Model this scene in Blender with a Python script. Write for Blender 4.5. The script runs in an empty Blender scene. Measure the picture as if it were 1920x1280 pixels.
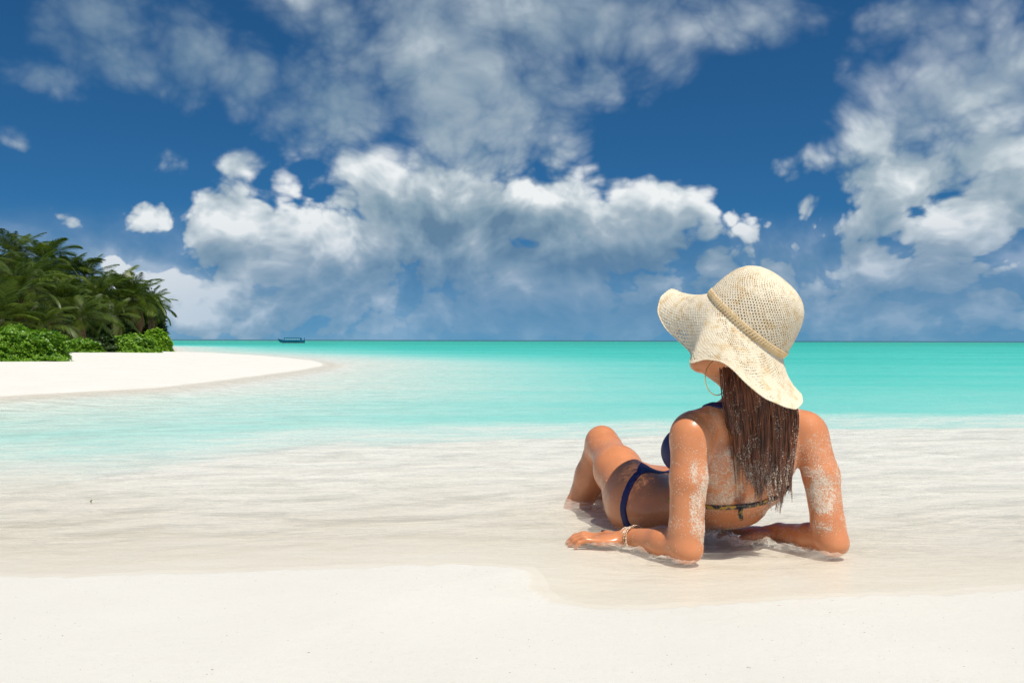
import bpy, math, random
import numpy as np

scene = bpy.context.scene
COL = scene.collection
R = math.radians
EYE = 0.53          # camera height above the still water, metres
FOC = 1600.0        # focal length in photograph pixels (1920 wide)

# ------------------------------------------------------------------ camera
cam_data = bpy.data.cameras.new('camera')
cam_data.sensor_width = 36.0
cam_data.lens = 36.0 * FOC / 1920.0
cam_data.clip_start = 0.05
cam_data.clip_end = 30000.0
cam = bpy.data.objects.new('camera', cam_data)
COL.objects.link(cam)
cam.location = (0, 0, EYE)
cam.rotation_euler = (R(90 - 0.09), R(-0.14), 0)
scene.camera = cam

# ------------------------------------------------------------------ light and exposure
SUN_EL, SUN_AZ = 64.0, 150.0      # azimuth clockwise from +Y (view direction)
SKY_STRENGTH = 0.1
sx = math.sin(R(SUN_AZ)) * math.cos(R(SUN_EL))
sy = math.cos(R(SUN_AZ)) * math.cos(R(SUN_EL))
sz = math.sin(R(SUN_EL))
sun_data = bpy.data.lights.new('sun', 'SUN')
sun_data.energy = 4.55
sun_data.angle = R(0.5)
sun_data.color = (1.0, 0.935, 0.83)
sun = bpy.data.objects.new('sun', sun_data)
COL.objects.link(sun)
from mathutils import Vector, Matrix
sun.rotation_euler = Vector((sx, sy, sz)).to_track_quat('Z', 'Y').to_euler()
scene.view_settings.view_transform = 'Standard'
scene.view_settings.look = 'None'
scene.view_settings.exposure = 0.0
scene.view_settings.gamma = 1.0
scene.view_settings.use_curve_mapping = False
scene.cycles.use_denoising = True
scene.cycles.max_bounces = 8
scene.cycles.transparent_max_bounces = 24
scene.cycles.caustics_reflective = False
scene.cycles.caustics_refractive = False


# ------------------------------------------------------------------ node helper
class NT:
    def __init__(self, tree):
        self.t = tree

    def n(self, kind, **props):
        nd = self.t.nodes.new(kind)
        for k, v in props.items():
            setattr(nd, k, v)
        return nd

    def link(self, a, b):
        self.t.links.new(a, b)

    def put(self, sock, v):
        if isinstance(v, bpy.types.NodeSocket):
            self.t.links.new(v, sock)
        else:
            sock.default_value = v

    def math(self, op, a, b=None, c=None, clamp=False):
        nd = self.n('ShaderNodeMath', operation=op, use_clamp=clamp)
        self.put(nd.inputs[0], a)
        if b is not None: self.put(nd.inputs[1], b)
        if c is not None: self.put(nd.inputs[2], c)
        return nd.outputs[0]

    def vec(self, op, a, b=None):
        nd = self.n('ShaderNodeVectorMath', operation=op)
        self.put(nd.inputs[0], a)
        if b is not None:
            if op == 'SCALE': self.put(nd.inputs['Scale'], b)
            else: self.put(nd.inputs[1], b)
        return nd.outputs['Value'] if op in ('DISTANCE', 'LENGTH', 'DOT_PRODUCT') else nd.outputs['Vector']

    def comb(self, x, y, z):
        nd = self.n('ShaderNodeCombineXYZ')
        for s, v in zip(nd.inputs, (x, y, z)): self.put(s, v)
        return nd.outputs[0]

    def sep(self, v):
        nd = self.n('ShaderNodeSeparateXYZ')
        self.put(nd.inputs[0], v)
        return nd.outputs

    def rng(self, v, a, b, c=0.0, d=1.0, kind='SMOOTHSTEP'):
        nd = self.n('ShaderNodeMapRange', interpolation_type=kind)
        nd.clamp = True
        self.put(nd.inputs[0], v)
        for i, q in zip((1, 2, 3, 4), (a, b, c, d)): self.put(nd.inputs[i], q)
        return nd.outputs[0]

    def noise(self, v, scale, detail=4.0, rough=0.5, lac=2.0, dist=0.0, col=False):
        nd = self.n('ShaderNodeTexNoise')
        self.put(nd.inputs['Vector'], v)
        nd.inputs['Scale'].default_value = scale
        nd.inputs['Detail'].default_value = detail
        nd.inputs['Roughness'].default_value = rough
        nd.inputs['Lacunarity'].default_value = lac
        nd.inputs['Distortion'].default_value = dist
        return nd.outputs['Color'] if col else nd.outputs['Fac']

    def mix(self, f, a, b, blend='MIX'):
        nd = self.n('ShaderNodeMix', data_type='RGBA', blend_type=blend)
        self.put(nd.inputs[0], f)
        self.put(nd.inputs[6], a if not isinstance(a, tuple) else (*a, 1.0))
        self.put(nd.inputs[7], b if not isinstance(b, tuple) else (*b, 1.0))
        return nd.outputs[2]

    def ramp(self, f, stops, interp='LINEAR'):
        nd = self.n('ShaderNodeValToRGB')
        cr = nd.color_ramp
        cr.interpolation = interp
        while len(cr.elements) < len(stops): cr.elements.new(0.5)
        for e, (p, c) in zip(cr.elements, stops):
            e.position = p
            e.color = (*c, 1.0)
        self.put(nd.inputs[0], f)
        return nd.outputs[0]

    def bump(self, h, strength=0.5, dist=0.01, normal=None):
        nd = self.n('ShaderNodeBump')
        nd.inputs['Strength'].default_value = strength
        nd.inputs['Distance'].default_value = dist
        self.put(nd.inputs['Height'], h)
        if normal is not None: self.put(nd.inputs['Normal'], normal)
        return nd.outputs[0]


def material(name):
    m = bpy.data.materials.new(name)
    m.use_nodes = True
    m.node_tree.nodes.clear()
    g = NT(m.node_tree)
    out = g.n('ShaderNodeOutputMaterial')
    return m, g, out


def principled(g, out, color, rough=0.5, normal=None, spec=0.5, sss=0.0, sss_r=(1, .3, .15), sss_scale=0.01, metal=0.0):
    p = g.n('ShaderNodeBsdfPrincipled')
    g.put(p.inputs['Base Color'], (*color, 1.0) if isinstance(color, tuple) else color)
    g.put(p.inputs['Roughness'], rough)
    g.put(p.inputs['Specular IOR Level'], spec)
    g.put(p.inputs['Metallic'], metal)
    if sss:
        p.inputs['Subsurface Weight'].default_value = sss
        p.inputs['Subsurface Radius'].default_value = sss_r
        p.inputs['Subsurface Scale'].default_value = sss_scale
    if normal is not None: g.link(normal, p.inputs['Normal'])
    if out is not None: g.link(p.outputs[0], out.inputs['Surface'])
    return p


# ------------------------------------------------------------------ sky with clouds
def px_dir(px, py):
    """azimuth and elevation of a point of the sky"""
    x, z = (px - 960) / FOC, (637 - py) / FOC
    return math.atan2(x, 1.0), math.atan2(z, math.sqrt(1 + x * x))


CLOUDS = [  # x, y, half width, half height, weight
    # high wisps, upper left
    (230, 60, 190, 90, .76), (330, 125, 190, 75, .80), (455, 155, 80, 60, .84), (110, 40, 90, 90, .66), (40, 145, 140, 40, .66),
    (320, 295, 60, 40, .60), (470, 305, 55, 28, .58), (0, 255, 40, 40, .55), (0, 370, 50, 50, .50),
    (630, 80, 80, 55, .74), (560, 30, 90, 70, .64), (570, 160, 70, 80, .76), (640, 235, 120, 90, .82), (690, 130, 42, 60, .72), (740, 280, 90, 60, .68),
    # tall middle column
    (860, 120, 130, 170, 1.1), (960, 30, 260, 90, 1.0), (1230, 40, 250, 75, .85), (1150, 165, 130, 45, .66), (1260, 110, 90, 60, .7),
    (900, 250, 180, 130, 1.05), (1360, 50, 110, 80, .60), (790, 40, 90, 70, .55), (1000, 230, 80, 130, .80), (1010, 290, 60, 60, .6),
    # central cumulus bank
    (450, 410, 90, 60, 1.0), (545, 345, 28, 36, .82), (560, 420, 110, 62, 1.0), (700, 365, 120, 80, 1.05),
    (830, 330, 130, 75, .92), (830, 410, 230, 110, 1.1), (1040, 395, 170, 75, 1.1), (1200, 380, 120, 62, 1.0),
    (1370, 430, 85, 60, .88), (1000, 470, 460, 70, 1.0), (620, 480, 260, 50, .9), (1250, 480, 260, 60, .9),
    (780, 530, 150, 60, .85), (520, 540, 120, 40, .8), (1180, 560, 200, 40, .8),
    # small ones over the island
    (100, 405, 70, 30, .72), (265, 408, 75, 28, .72), (303, 380, 24, 24, .66), (300, 472, 150, 8, .55),
    (215, 495, 48, 24, .95), (340, 545, 110, 45, 1.05), (460, 560, 130, 36, .95), (640, 560, 280, 32, .85),
    (420, 600, 300, 14, .80), (800, 596, 420, 18, .70), (1050, 545, 300, 34, .85), (250, 570, 160, 30, .8),
    (1150, 585, 900, 50, .86), (700, 612, 900, 22, .74), (1400, 520, 300, 50, .84),
    (1470, 480, 110, 55, .86), (1590, 470, 110, 60, .9), (430, 592, 240, 26, .92), (1410, 400, 50, 50, .75), (265, 400, 70, 34, .84), (100, 402, 75, 34, .84),
    # right hand towers
    (1760, 250, 200, 140, 1.05), (1890, 180, 130, 110, .95), (1730, 70, 120, 100, .80), (1830, 15, 110, 60, .64), (1500, 292, 75, 38, .74),
    (1680, 180, 100, 80, .85), (1740, 365, 190, 55, .85), (1530, 410, 50, 66, .82), (1640, 440, 100, 50, .92),
    (1790, 440, 160, 55, .92), (1900, 400, 100, 100, .82), (1560, 530, 180, 50, .84), (1800, 530, 230, 60, .88), (1480, 580, 260, 26, .68), (1750, 600, 260, 16, .62),
]
TONES = [  # x, y, half width, half height, brighter or darker
    (1480, 450, 80, 34, .22), (1570, 440, 60, 30, .22), (400, 580, 200, 24, .30), (320, 530, 120, 34, .12),
    (455, 385, 100, 48, .40), (690, 325, 120, 55, .34), (1190, 352, 150, 42, .42), (1050, 345, 90, 38, .26), (545, 340, 30, 34, .4),
    (1390, 400, 60, 40, .24), (218, 490, 60, 28, .5), (350, 528, 120, 36, .42), (1690, 150, 100, 60, .22), (1850, 240, 150, 100, .22),
    (900, 40, 130, 90, .16), (1250, 60, 100, 60, .12), (1640, 395, 80, 30, .2), (1790, 420, 120, 30, .14), (600, 440, 110, 60, .18), (560, 385, 60, 40, .22), (1500, 285, 50, 24, .16),
    (1530, 400, 50, 40, .25), (1790, 440, 60, 24, .25), (1620, 520, 60, 20, .16), (1880, 470, 50, 24, .22), (1360, 395, 40, 24, .15), (900, 560, 60, 14, .12), (480, 545, 60, 18, .2), (100, 395, 60, 22, .2), (270, 405, 60, 22, .2),
    (720, 515, 200, 34, -.36), (770, 430, 130, 50, -.26), (940, 410, 80, 60, -.18), (1120, 475, 300, 42, -.30), (950, 190, 140, 110, -.12),
    (1700, 340, 260, 50, -.30), (1500, 500, 300, 60, -.12), (1120, 110, 120, 60, -.14), (1100, 570, 500, 40, -.2), (1740, 190, 60, 80, -.1), (300, 130, 300, 110, -.24), (620, 200, 140, 160, -.22),
]


def build_world():
    w = bpy.data.worlds.new('World')
    scene.world = w
    w.use_nodes = True
    w.node_tree.nodes.clear()
    g = NT(w.node_tree)
    out = g.n('ShaderNodeOutputWorld')
    bg = g.n('ShaderNodeBackground')
    bg.inputs['Strength'].default_value = SKY_STRENGTH
    g.link(bg.outputs[0], out.inputs[0])
    sky = g.n('ShaderNodeTexSky', sky_type='NISHITA')
    tc = g.n('ShaderNodeTexCoord')
    d = tc.outputs['Generated']
    # very clean air: the pale band at the horizon is thin
    g.link(g.vec('ADD', g.vec('MULTIPLY', g.vec('MAXIMUM', d, (-1, -1, 0)), (1, 1, .85)), (0, 0, .13)), sky.inputs[0])
    sky.sun_disc = False
    sky.sun_elevation = R(SUN_EL)
    sky.sun_rotation = R(SUN_AZ)
    sky.air_density = 1.0
    sky.dust_density = 0.1
    sky.ozone_density = 3.0
    gam = g.n('ShaderNodeGamma')
    g.link(sky.outputs[0], gam.inputs[0])
    gam.inputs[1].default_value = 1.25
    blue = g.mix(1.0, gam.outputs[0], SKY_TINT, 'MULTIPLY')

    X, Y, Z = g.sep(d)
    az = g.math('ARCTAN2', X, Y)
    el = g.math('ARCSINE', Z)
    uv = g.comb(az, el, 0.0)
    warp = g.vec('SCALE', g.vec('SUBTRACT', g.noise(d, 5.0, 3, .5, col=True), (.5, .5, .5)), 0.10)
    uvw = g.vec('ADD', uv, g.vec('SCALE', warp, 0.75))
    # where the banks stand
    total = None
    for (px, py, rx, ry, wt) in CLOUDS:
        a, e = px_dir(px, py)
        k = 1.0 / (1 + ((px - 960) / FOC) ** 2)
        ax, ey = rx / FOC * k * 1.4, ry / FOC * math.sqrt(k) * 1.4
        p = g.vec('MULTIPLY', uvw, (1 / ax, 1 / ey, 0))
        dist = g.vec('DISTANCE', p, (a / ax, e / ey, 0))
        b = g.rng(dist, 0.15, 1.45, wt, 0.0)
        total = b if total is None else g.math('SMOOTH_MAX', total, b, 0.12)
    tone = None
    for (px, py, rx, ry, wt) in TONES:
        a, e = px_dir(px, py)
        k = 1.0 / (1 + ((px - 960) / FOC) ** 2)
        ax, ey = rx / FOC * k * 1.3, ry / FOC * math.sqrt(k) * 1.3
        b = g.rng(g.vec('DISTANCE', g.vec('MULTIPLY', uvw, (1 / ax, 1 / ey, 0)), (a / ax, e / ey, 0)), 0.0, 1.3, wt, 0.0)
        tone = b if tone is None else g.math('ADD', tone, b)
    # elsewhere in the sky the same kind of cloud, placed by noise alone
    outside = g.rng(g.vec('LENGTH', g.vec('MULTIPLY', uv, (1 / .75, 1 / .62, 0))), 0.9, 1.15)
    wild = g.rng(g.noise(d, 2.6, 2, .5), .42, .66)
    total = g.math('ADD', g.math('MULTIPLY', total, g.math('SUBTRACT', 1.0, outside)), g.math('MULTIPLY', wild, g.math('MULTIPLY', outside, .9)))

    def field(offset, det):
        q = g.vec('ADD', g.vec('MULTIPLY', g.vec('ADD', d, offset), (1, 1, 1.25)), warp)
        n1 = g.noise(q, 6.0, det, .58)
        vo = g.n('ShaderNodeTexVoronoi', feature='F1')
        vo.inputs['Scale'].default_value = 15.0
        vo.inputs['Detail'].default_value = 3.0
        vo.inputs['Roughness'].default_value = 0.55
        g.link(q, vo.inputs['Vector'])
        v1 = g.math('SUBTRACT', 0.9, vo.outputs['Distance'])
        return n1, v1, q

    n1, v1, q = field((0, 0, 0), 9)
    n2, v2, _ = field((0.012, -0.004, 0.030), 6)
    base = g.math('ADD', g.math('MULTIPLY', n1, 1.0), g.math('MULTIPLY', v1, 0.42))
    base2 = g.math('ADD', g.math('MULTIPLY', n2, 1.0), g.math('MULTIPLY', v2, 0.42))
    dens = g.math('ADD', g.math('MULTIPLY', g.math('SUBTRACT', base, 0.60), g.rng(el, .15, .28, 1.55, .95)), g.math('MULTIPLY', g.math('SUBTRACT', total, 0.23), 0.92))
    # cumulus low down has crisp edges, the high wisps are soft
    soft = g.rng(el, 0.12, 0.27, 0.17, 0.80)
    alpha = g.rng(dens, -0.02, soft)
    veil = g.rng(el, 0.15, 0.30, 1.0, 0.88)
    alpha = g.math('MULTIPLY', alpha, veil)
    # moist air over the sea: a grey-blue layer low down, all round the horizon
    low = g.math('MULTIPLY', g.rng(el, .035, .15, .86, 0.0), g.rng(g.noise(g.vec('MULTIPLY', d, (1, 1, 4)), 5, 5, .55), .30, .62, .55, 1.0))
    alpha = g.math('MAXIMUM', alpha, low)
    relief = g.math('SUBTRACT', base, base2)
    # light: sunlit rims and tops, grey bellies where the cloud is thick
    big = g.noise(q, 4.0, 4, .5)
    light = g.math('ADD', 0.60, g.math('MULTIPLY', relief, g.rng(el, .14, .27, 1.4, .55)))
    light = g.math('SUBTRACT', light, g.math('MULTIPLY', g.rng(dens, 0.15, 0.8), 0.14))
    light = g.math('ADD', light, g.math('MULTIPLY', g.math('SUBTRACT', big, 0.5), 0.8))
    light = g.math('ADD', light, tone, clamp=True)
    ccol = g.ramp(light, [(0.0, (1.3, 2.3, 3.4)), (0.35, (2.5, 3.6, 4.5)), (0.62, (3.9, 4.8, 5.5)), (0.84, (6.3, 7.0, 7.4)), (1.0, (8.6, 8.9, 9.0))])
    # distance: low clouds sink into the blue air
    air = g.math('MULTIPLY', g.rng(el, 0.0, 0.17, 0.85, 0.0), g.rng(az, -.45, -.05, .5, 1.0))
    ccol = g.mix(air, ccol, g.mix(0.20, blue, (2.6, 3.4, 4.3)))
    final = g.mix(alpha, blue, ccol)
    g.link(final, bg.inputs[0])
    w.cycles.sampling_method = 'MANUAL'
    w.cycles.sample_map_resolution = 512


SKY_TINT = (0.145, 0.385, 0.485)
build_world()


# ------------------------------------------------------------------ object helpers
def P(px, py, d):
    """the point at depth d that the photograph shows at pixel px, py"""
    return np.array([(px - 960) / FOC * d, d, EYE - (py - 637) / FOC * d])


def mesh_from(name, verts, faces, smooth=True):
    me = bpy.data.meshes.new(name)
    verts = np.asarray(verts, dtype=np.float32)
    if isinstance(faces, np.ndarray):
        k = faces.shape[1]
        nf = len(faces)
        me.vertices.add(len(verts))
        me.vertices.foreach_set('co', verts.ravel())
        me.loops.add(nf * k)
        me.loops.foreach_set('vertex_index', faces.astype(np.int32).ravel())
        me.polygons.add(nf)
        me.polygons.foreach_set('loop_start', np.arange(0, nf * k, k, dtype=np.int32))
        me.update(calc_edges=True)
    else:
        me.from_pydata([tuple(map(float, v)) for v in verts], [], faces)
        me.update()
    me.validate()
    if smooth:
        me.polygons.foreach_set('use_smooth', np.ones(len(me.polygons), dtype=bool))
    return me


def link_obj(name, me, mat=None, parent=None, loc=None):
    o = bpy.data.objects.new(name, me)
    COL.objects.link(o)
    if mat is not None and len(me.materials) == 0: me.materials.append(mat)
    if parent is not None: o.parent = parent
    if loc is not None: o.location = loc
    return o


def empty(name, label, cat, loc=(0, 0, 0), group=None):
    o = bpy.data.objects.new(name, None)
    COL.objects.link(o)
    o.empty_display_size = 0.1
    o.location = loc
    o['label'] = label
    o['category'] = cat
    if group: o['group'] = group
    return o


def float_attr(me, name, vals):
    a = me.attributes.new(name, 'FLOAT', 'POINT')
    a.data.foreach_set('value', np.asarray(vals, dtype=np.float32))


def grid_faces(nr, nc, wrap=False):
    i = np.arange(nr - 1)[:, None]
    j = np.arange(nc if wrap else nc - 1)[None, :]
    j2 = (j + 1) % nc
    a = i * nc + j; b = i * nc + j2; c = (i + 1) * nc + j2; dd = (i + 1) * nc + j
    return np.stack([a + 0 * b, b + 0 * a, c, dd], -1).reshape(-1, 4)


# value noise in numpy (for real relief)
def _hash(ix, iy, seed):
    h = (ix.astype(np.int64) * 374761393 + iy.astype(np.int64) * 668265263 + seed * 974711) & 0x7fffffff
    h = ((h ^ (h >> 13)) * 1274126177) & 0x7fffffff
    return ((h ^ (h >> 16)) & 0xffff) / 65535.0


def vnoise(x, y, seed=0):
    ix, iy = np.floor(x), np.floor(y)
    fx, fy = x - ix, y - iy
    fx = fx * fx * (3 - 2 * fx); fy = fy * fy * (3 - 2 * fy)
    a = _hash(ix, iy, seed); b = _hash(ix + 1, iy, seed)
    c = _hash(ix, iy + 1, seed); d = _hash(ix + 1, iy + 1, seed)
    return (a * (1 - fx) + b * fx) * (1 - fy) + (c * (1 - fx) + d * fx) * fy - 0.5


def fbm(x, y, seed=0, octs=4, gain=.5):
    s, a = 0, 1.0
    for o in range(octs):
        s = s + a * vnoise(x * 2 ** o + 17.3 * o, y * 2 ** o - 9.1 * o, seed + o)
        a *= gain
    return s


def sstep(x, a, b):
    t = np.clip((x - a) / (b - a), 0, 1)
    return t * t * (3 - 2 * t)
# ------------------------------------------------------------------ terrain
def curve_from_px(pts):
    xs, ys = [], []
    for px, py in pts:
        d = EYE * FOC / (py - 637)
        xs.append((px - 960) / FOC * d); ys.append(d)
    return np.array(xs), np.array(ys)


SH_X, SH_Y = curve_from_px([(-600, 1078), (0, 1073), (200, 1075), (400, 1070), (600, 1060), (760, 1051), (860, 1052),
                            (950, 1057), (1012, 1062), (1022, 1082), (1028, 1104), (1050, 1124), (1100, 1132), (1200, 1133),
                            (1300, 1123), (1400, 1119), (1600, 1113), (1760, 1101), (1920, 1094), (2500, 1080)])
BEACH = np.concatenate([[(-60, SH_Y[0] - .2)], np.stack([SH_X, SH_Y], 1), [(60, SH_Y[-1] - .1), (60, -90), (-60, -90)]])
DR_X = np.array([-30, -6, -1.9, -1.19, -.19, .96, 3.6, 8, 40.])
DR_Y = np.array([3.0, 3.0, 3.35, 4.5, 4.95, 5.45, 6.0, 6.5, 8.])
DR_W = np.array([2.5, 2.5, 2.2, 1.3, .7, .6, .6, .7, .8])
ISLE = np.array([(-60, 6.5), (-12, 7.2), (-4.7, 7.85), (-3.84, 9.3), (-3.72, 11.6), (-3.65, 14.6), (-3.8, 17.2), (-4.15, 18.9),
                 (-4.9, 21.3), (-6.2, 24.2), (-8.3, 28.3), (-11.9, 33.9), (-14.9, 37.5), (-19.5, 48), (-24, 60), (-34, 74), (-60, 84), (-110, 80), (-110, 8)])


def poly_sd(x, y, poly):
    """signed distance, positive inside"""
    dmin = np.full(x.shape, 1e9)
    inside = np.zeros(x.shape, bool)
    n = len(poly)
    for i in range(n):
        ax, ay = poly[i]; bx, by = poly[(i + 1) % n]
        ex, ey = bx - ax, by - ay
        t = np.clip(((x - ax) * ex + (y - ay) * ey) / (ex * ex + ey * ey), 0, 1)
        dmin = np.minimum(dmin, np.hypot(x - ax - t * ex, y - ay - t * ey))
        c = ((ay > y) != (by > y)) & (x < (bx - ax) * (y - ay) / (by - ay + 1e-12) + ax)
        inside ^= c
    return np.where(inside, dmin, -dmin)


def ground_z(x, y):
    dn = -poly_sd(x, y, BEACH)
    dn = dn + 0.035 * fbm(x * 3.2, y * 3.2, 5, 4) + 0.008 * fbm(x * 25, y * 25, 8, 2)
    near = np.where(dn < 0, 0.16 * (1 - np.exp(dn * .045 / 0.16)), -0.065 * (1 - np.exp(-np.maximum(dn, 0) * .055 / 0.065)))
    near += 0.004 * fbm(x * 1.3, y * 2.1, 3, 3) * sstep(-dn, .05, .6)
    yd = np.interp(x, DR_X, DR_Y); wd = np.interp(x, DR_X, DR_W)
    yd = yd + .25 * fbm(x * .9, y * .25, 21, 3)
    t = y - yd
    deep = 0.30 * sstep(t, -.1 * wd, wd) + 0.035 * np.clip(t - wd, 0, 12) + .006 * np.clip(t - 12, 0, 120) + .03 * np.clip(t - 420, 0, 900)
    sea = near - deep
    w = sstep(x, -4.0, 3.0)                       # the lagoon between the two beaches stays shallower
    lag = np.maximum(sea, -0.36 - .02 * np.clip(y, 0, 30))
    sea = np.where(y < 30, lag * (1 - w) + sea * w, sea)
    sd = poly_sd(x, y, ISLE)
    isl = np.where(sd > 0, 0.16 * (1 - np.exp(-sd * .035 / .16)), np.maximum(sd * .12, -.12) + np.minimum(sd + 1.0, 0) * 0.06)
    isl += 0.01 * fbm(x * .8, y * .8, 31, 3) * sstep(sd, .3, 2)
    return np.maximum(sea, isl)


def fan_grid(near_step, ratio, ncol, half=1.9, y0=-6.0, y1=9000.0, tan=1.25, fine_to=6.5):
    rows = list(np.arange(y0, 1.0, 0.25)) + [r_ for r_ in np.arange(1.0, fine_to, near_step / 2) if 1.9 < r_ < 2.4 or round((r_ - 1.0) / (near_step / 2)) % 2 == 0]
    st = near_step
    while rows[-1] < y1:
        st = max(st, rows[-1] * (ratio - 1)) if rows[-1] > fine_to else st
        st = min(st * 1.04, rows[-1] * (ratio - 1)) if rows[-1] * (ratio - 1) > st else st
        rows.append(rows[-1] + max(st, near_step))
    rows = np.array(rows)
    u = np.linspace(-1, 1, ncol)
    u = np.sign(u) * (0.72 * np.abs(u) + 0.28 * np.abs(u) ** 5)
    wide = np.maximum(rows * tan, half)
    wide = np.where(rows < 1.0, half + (1.0 - rows) * .6, wide)
    xx = wide[:, None] * u[None, :]
    yy = np.repeat(rows[:, None], ncol, 1)
    return xx, yy


xx, yy = fan_grid(0.02, 1.02, 420)
zz = ground_z(xx, yy)
zz = np.where(zz < -.085, -.085 - .06 * (1 - np.exp((zz + .085) / .3)), zz)     # seen this flat, the bed looks lifted
v = np.stack([xx, yy, zz], -1).reshape(-1, 3)
me = mesh_from('sand_ground', v, grid_faces(*xx.shape))
m, g, out = material('coral sand')
geo = g.n('ShaderNodeNewGeometry')
pos = geo.outputs['Position']
X, Y, Z = g.sep(pos)
grain = g.noise(pos, 900, 3, .7)
grain2 = g.noise(pos, 330, 4, .7)
patch = g.noise(pos, 2.3, 5, .55)
stripes = g.noise(g.vec('MULTIPLY', pos, (1.0, 5.0, 1.0)), 3.0, 5, .6)
dry = g.ramp(patch, [(.3, (.765, .742, .672)), (.7, (.805, .785, .715))])
dry = g.mix(g.rng(grain, .54, .70, 0, .45), dry, (.50, .45, .385))
dry = g.mix(g.rng(grain2, .56, .68, 0, .45), dry, (.88, .86, .80))
dry = g.mix(g.rng(g.noise(pos, 120, 4, .7), .56, .72, 0, .20), dry, (.50, .46, .40))
speck = g.rng(g.noise(pos, 150, 1, .5), .775, .79)
dry = g.mix(speck, dry, (.30, .25, .20))
wet = g.ramp(stripes, [(.25, (.715, .66, .545)), (.7, (.765, .72, .615))])
# damp where the swash has been: just above the still water and below it
wz = g.math('ADD', Z, g.math('MULTIPLY', g.math('SUBTRACT', patch, .5), .004))
wz = g.math('ADD', wz, g.math('MULTIPLY', g.math('SUBTRACT', g.noise(pos, 30, 4, .6), .5), .0022))
isw = g.rng(wz, 0.0010, 0.0019, 1.0, 0.0)
wet = g.mix(g.rng(Z, -.056, -.012), (.86, .85, .785), wet)
col = g.mix(isw, dry, wet)
h = g.math('ADD', g.math('MULTIPLY', grain, .6), g.math('MULTIPLY', grain2, .7))
h = g.math('MULTIPLY', h, g.rng(isw, 0, 1, 1, .1))
nrm = g.bump(h, .7, .0026)
lump = g.noise(pos, 38, 4, .6)
nrm = g.bump(lump, .35, .004, nrm)
principled(g, out, col, g.rng(isw, 0, 1, .9, .45), nrm, spec=.25)
ground = link_obj('ground', me, m)
ground['kind'] = 'structure'

# ------------------------------------------------------------------ water
KABS = (1.55, .17, .22)
xx, yy = fan_grid(0.014, 1.014, 560, y0=1.0, half=2.1)
keep = yy[:, 0] > 1.2
xx, yy = xx[keep], yy[keep]
gz = ground_z(xx, yy)
depth = -gz


def water_z(x, y, depth):
    a = np.clip(depth / .06, .12, 1.0)
    near = sstep(-y, -14, -5)
    z = .0022 * fbm(x * 7, y * 16, 41, 3) * a
    z += .0045 * fbm(x * 2.0 + .35 * y, y * 6.5, 45, 4) * a
    # little surges round the elbows and forearms
    for cx, cy, r, k in SURGE:
        dd = np.hypot((x - cx), (y - cy) * 1.3) / r
        z += 1.3 * k * np.exp(-dd * dd) * (0.45 + 2.0 * np.clip(fbm(x * 26, y * 30, 51, 4) + .15, 0, 1))
    b = sstep(depth, .10, .35)
    z += b * (.012 * fbm(x * 1.1 + .2 * y, y * 2.6, 61, 4) + .003 * fbm(x * 6, y * 12, 65, 3))
    z += sstep(depth, .5, 1.5) * .01 * fbm(x * .35, y * .8, 71, 3)
    z *= 1 - .7 * sstep(y, 20, 80)
    return z


_s = []
for px, py, r, k in [(1285, 1052, .055, .010), (1235, 1050, .05, .009), (1185, 1036, .05, .009), (1150, 1028, .05, .008), (1345, 1008, .05, .018),
                     (1395, 1020, .04, .020), (1420, 1024, .035, .014), (1560, 1036, .06, .010), (1500, 1030, .05, .010), (1110, 1028, .05, .006),
                     (1460, 1030, .05, .008), (1075, 945, .05, .006), (1115, 955, .06, .008), (1150, 980, .07, .008), (1330, 985, .08, .006), (1440, 985, .07, .007)]:
    d = EYE * FOC / (py - 637)
    _s.append(((px - 960) / FOC * d, d, r, k))
SURGE = _s
wzv = water_z(xx, yy, depth)
me = mesh_from('sea_water', np.stack([xx, yy, wzv], -1).reshape(-1, 3), grid_faces(*xx.shape))
float_attr(me, 'depth', depth.ravel())
surge_a = np.zeros_like(xx)
for cx, cy, r, k in SURGE:
    surge_a = np.maximum(surge_a, np.exp(-(np.hypot(xx - cx, (yy - cy) * 1.3) / (r * 1.3)) ** 2) * min(1, k / .016))
float_attr(me, 'surge', surge_a.ravel())
m, g, out = material('lagoon water')
geo = g.n('ShaderNodeNewGeometry')
pos = geo.outputs['Position']
X, Y, Z = g.sep(pos)
at = g.n('ShaderNodeAttribute', attribute_name='depth')
dep = at.outputs['Fac']
ats = g.n('ShaderNodeAttribute', attribute_name='surge').outputs['Fac']
# streaks of stirred-up sand and thin foam, drawn out along the shore
wv = g.vec('SCALE', g.vec('SUBTRACT', g.noise(pos, 1.1, 3, .5, col=True), (.5, .5, .5)), .5)
skew = g.comb(X, g.math('ADD', g.math('MULTIPLY', Y, 2.6), g.math('MULTIPLY', X, -.45)), Z)
sp = g.vec('ADD', skew, g.vec('SCALE', wv, 1.6))
st1 = g.noise(sp, 2.6, 7, .62)
st2 = g.noise(g.vec('MULTIPLY', sp, (1, 2.2, 1)), 14, 5, .65)
cloudy = g.math('ADD', g.math('MULTIPLY', st1, .6), g.math('MULTIPLY', st2, .4))
far = g.noise(g.vec('MULTIPLY', pos, (.16, .9, 1)), 1.0, 5, .6)
ripn = g.noise(g.vec('MULTIPLY', pos, (1, 3.2, 1)), 4.0, 6, .66)
swell = g.noise(g.vec('ADD', g.vec('MULTIPLY', pos, (.8, 3.2, 1)), g.vec('SCALE', wv, 2.0)), 1.0, 6, .62)
shoal = g.noise(g.vec('MULTIPLY', pos, (.035, .11, 1)), 1.0, 5, .6)
deps = g.math('MULTIPLY', dep, g.rng(shoal, .35, .68, .85, 1.55, 'LINEAR'))
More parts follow.
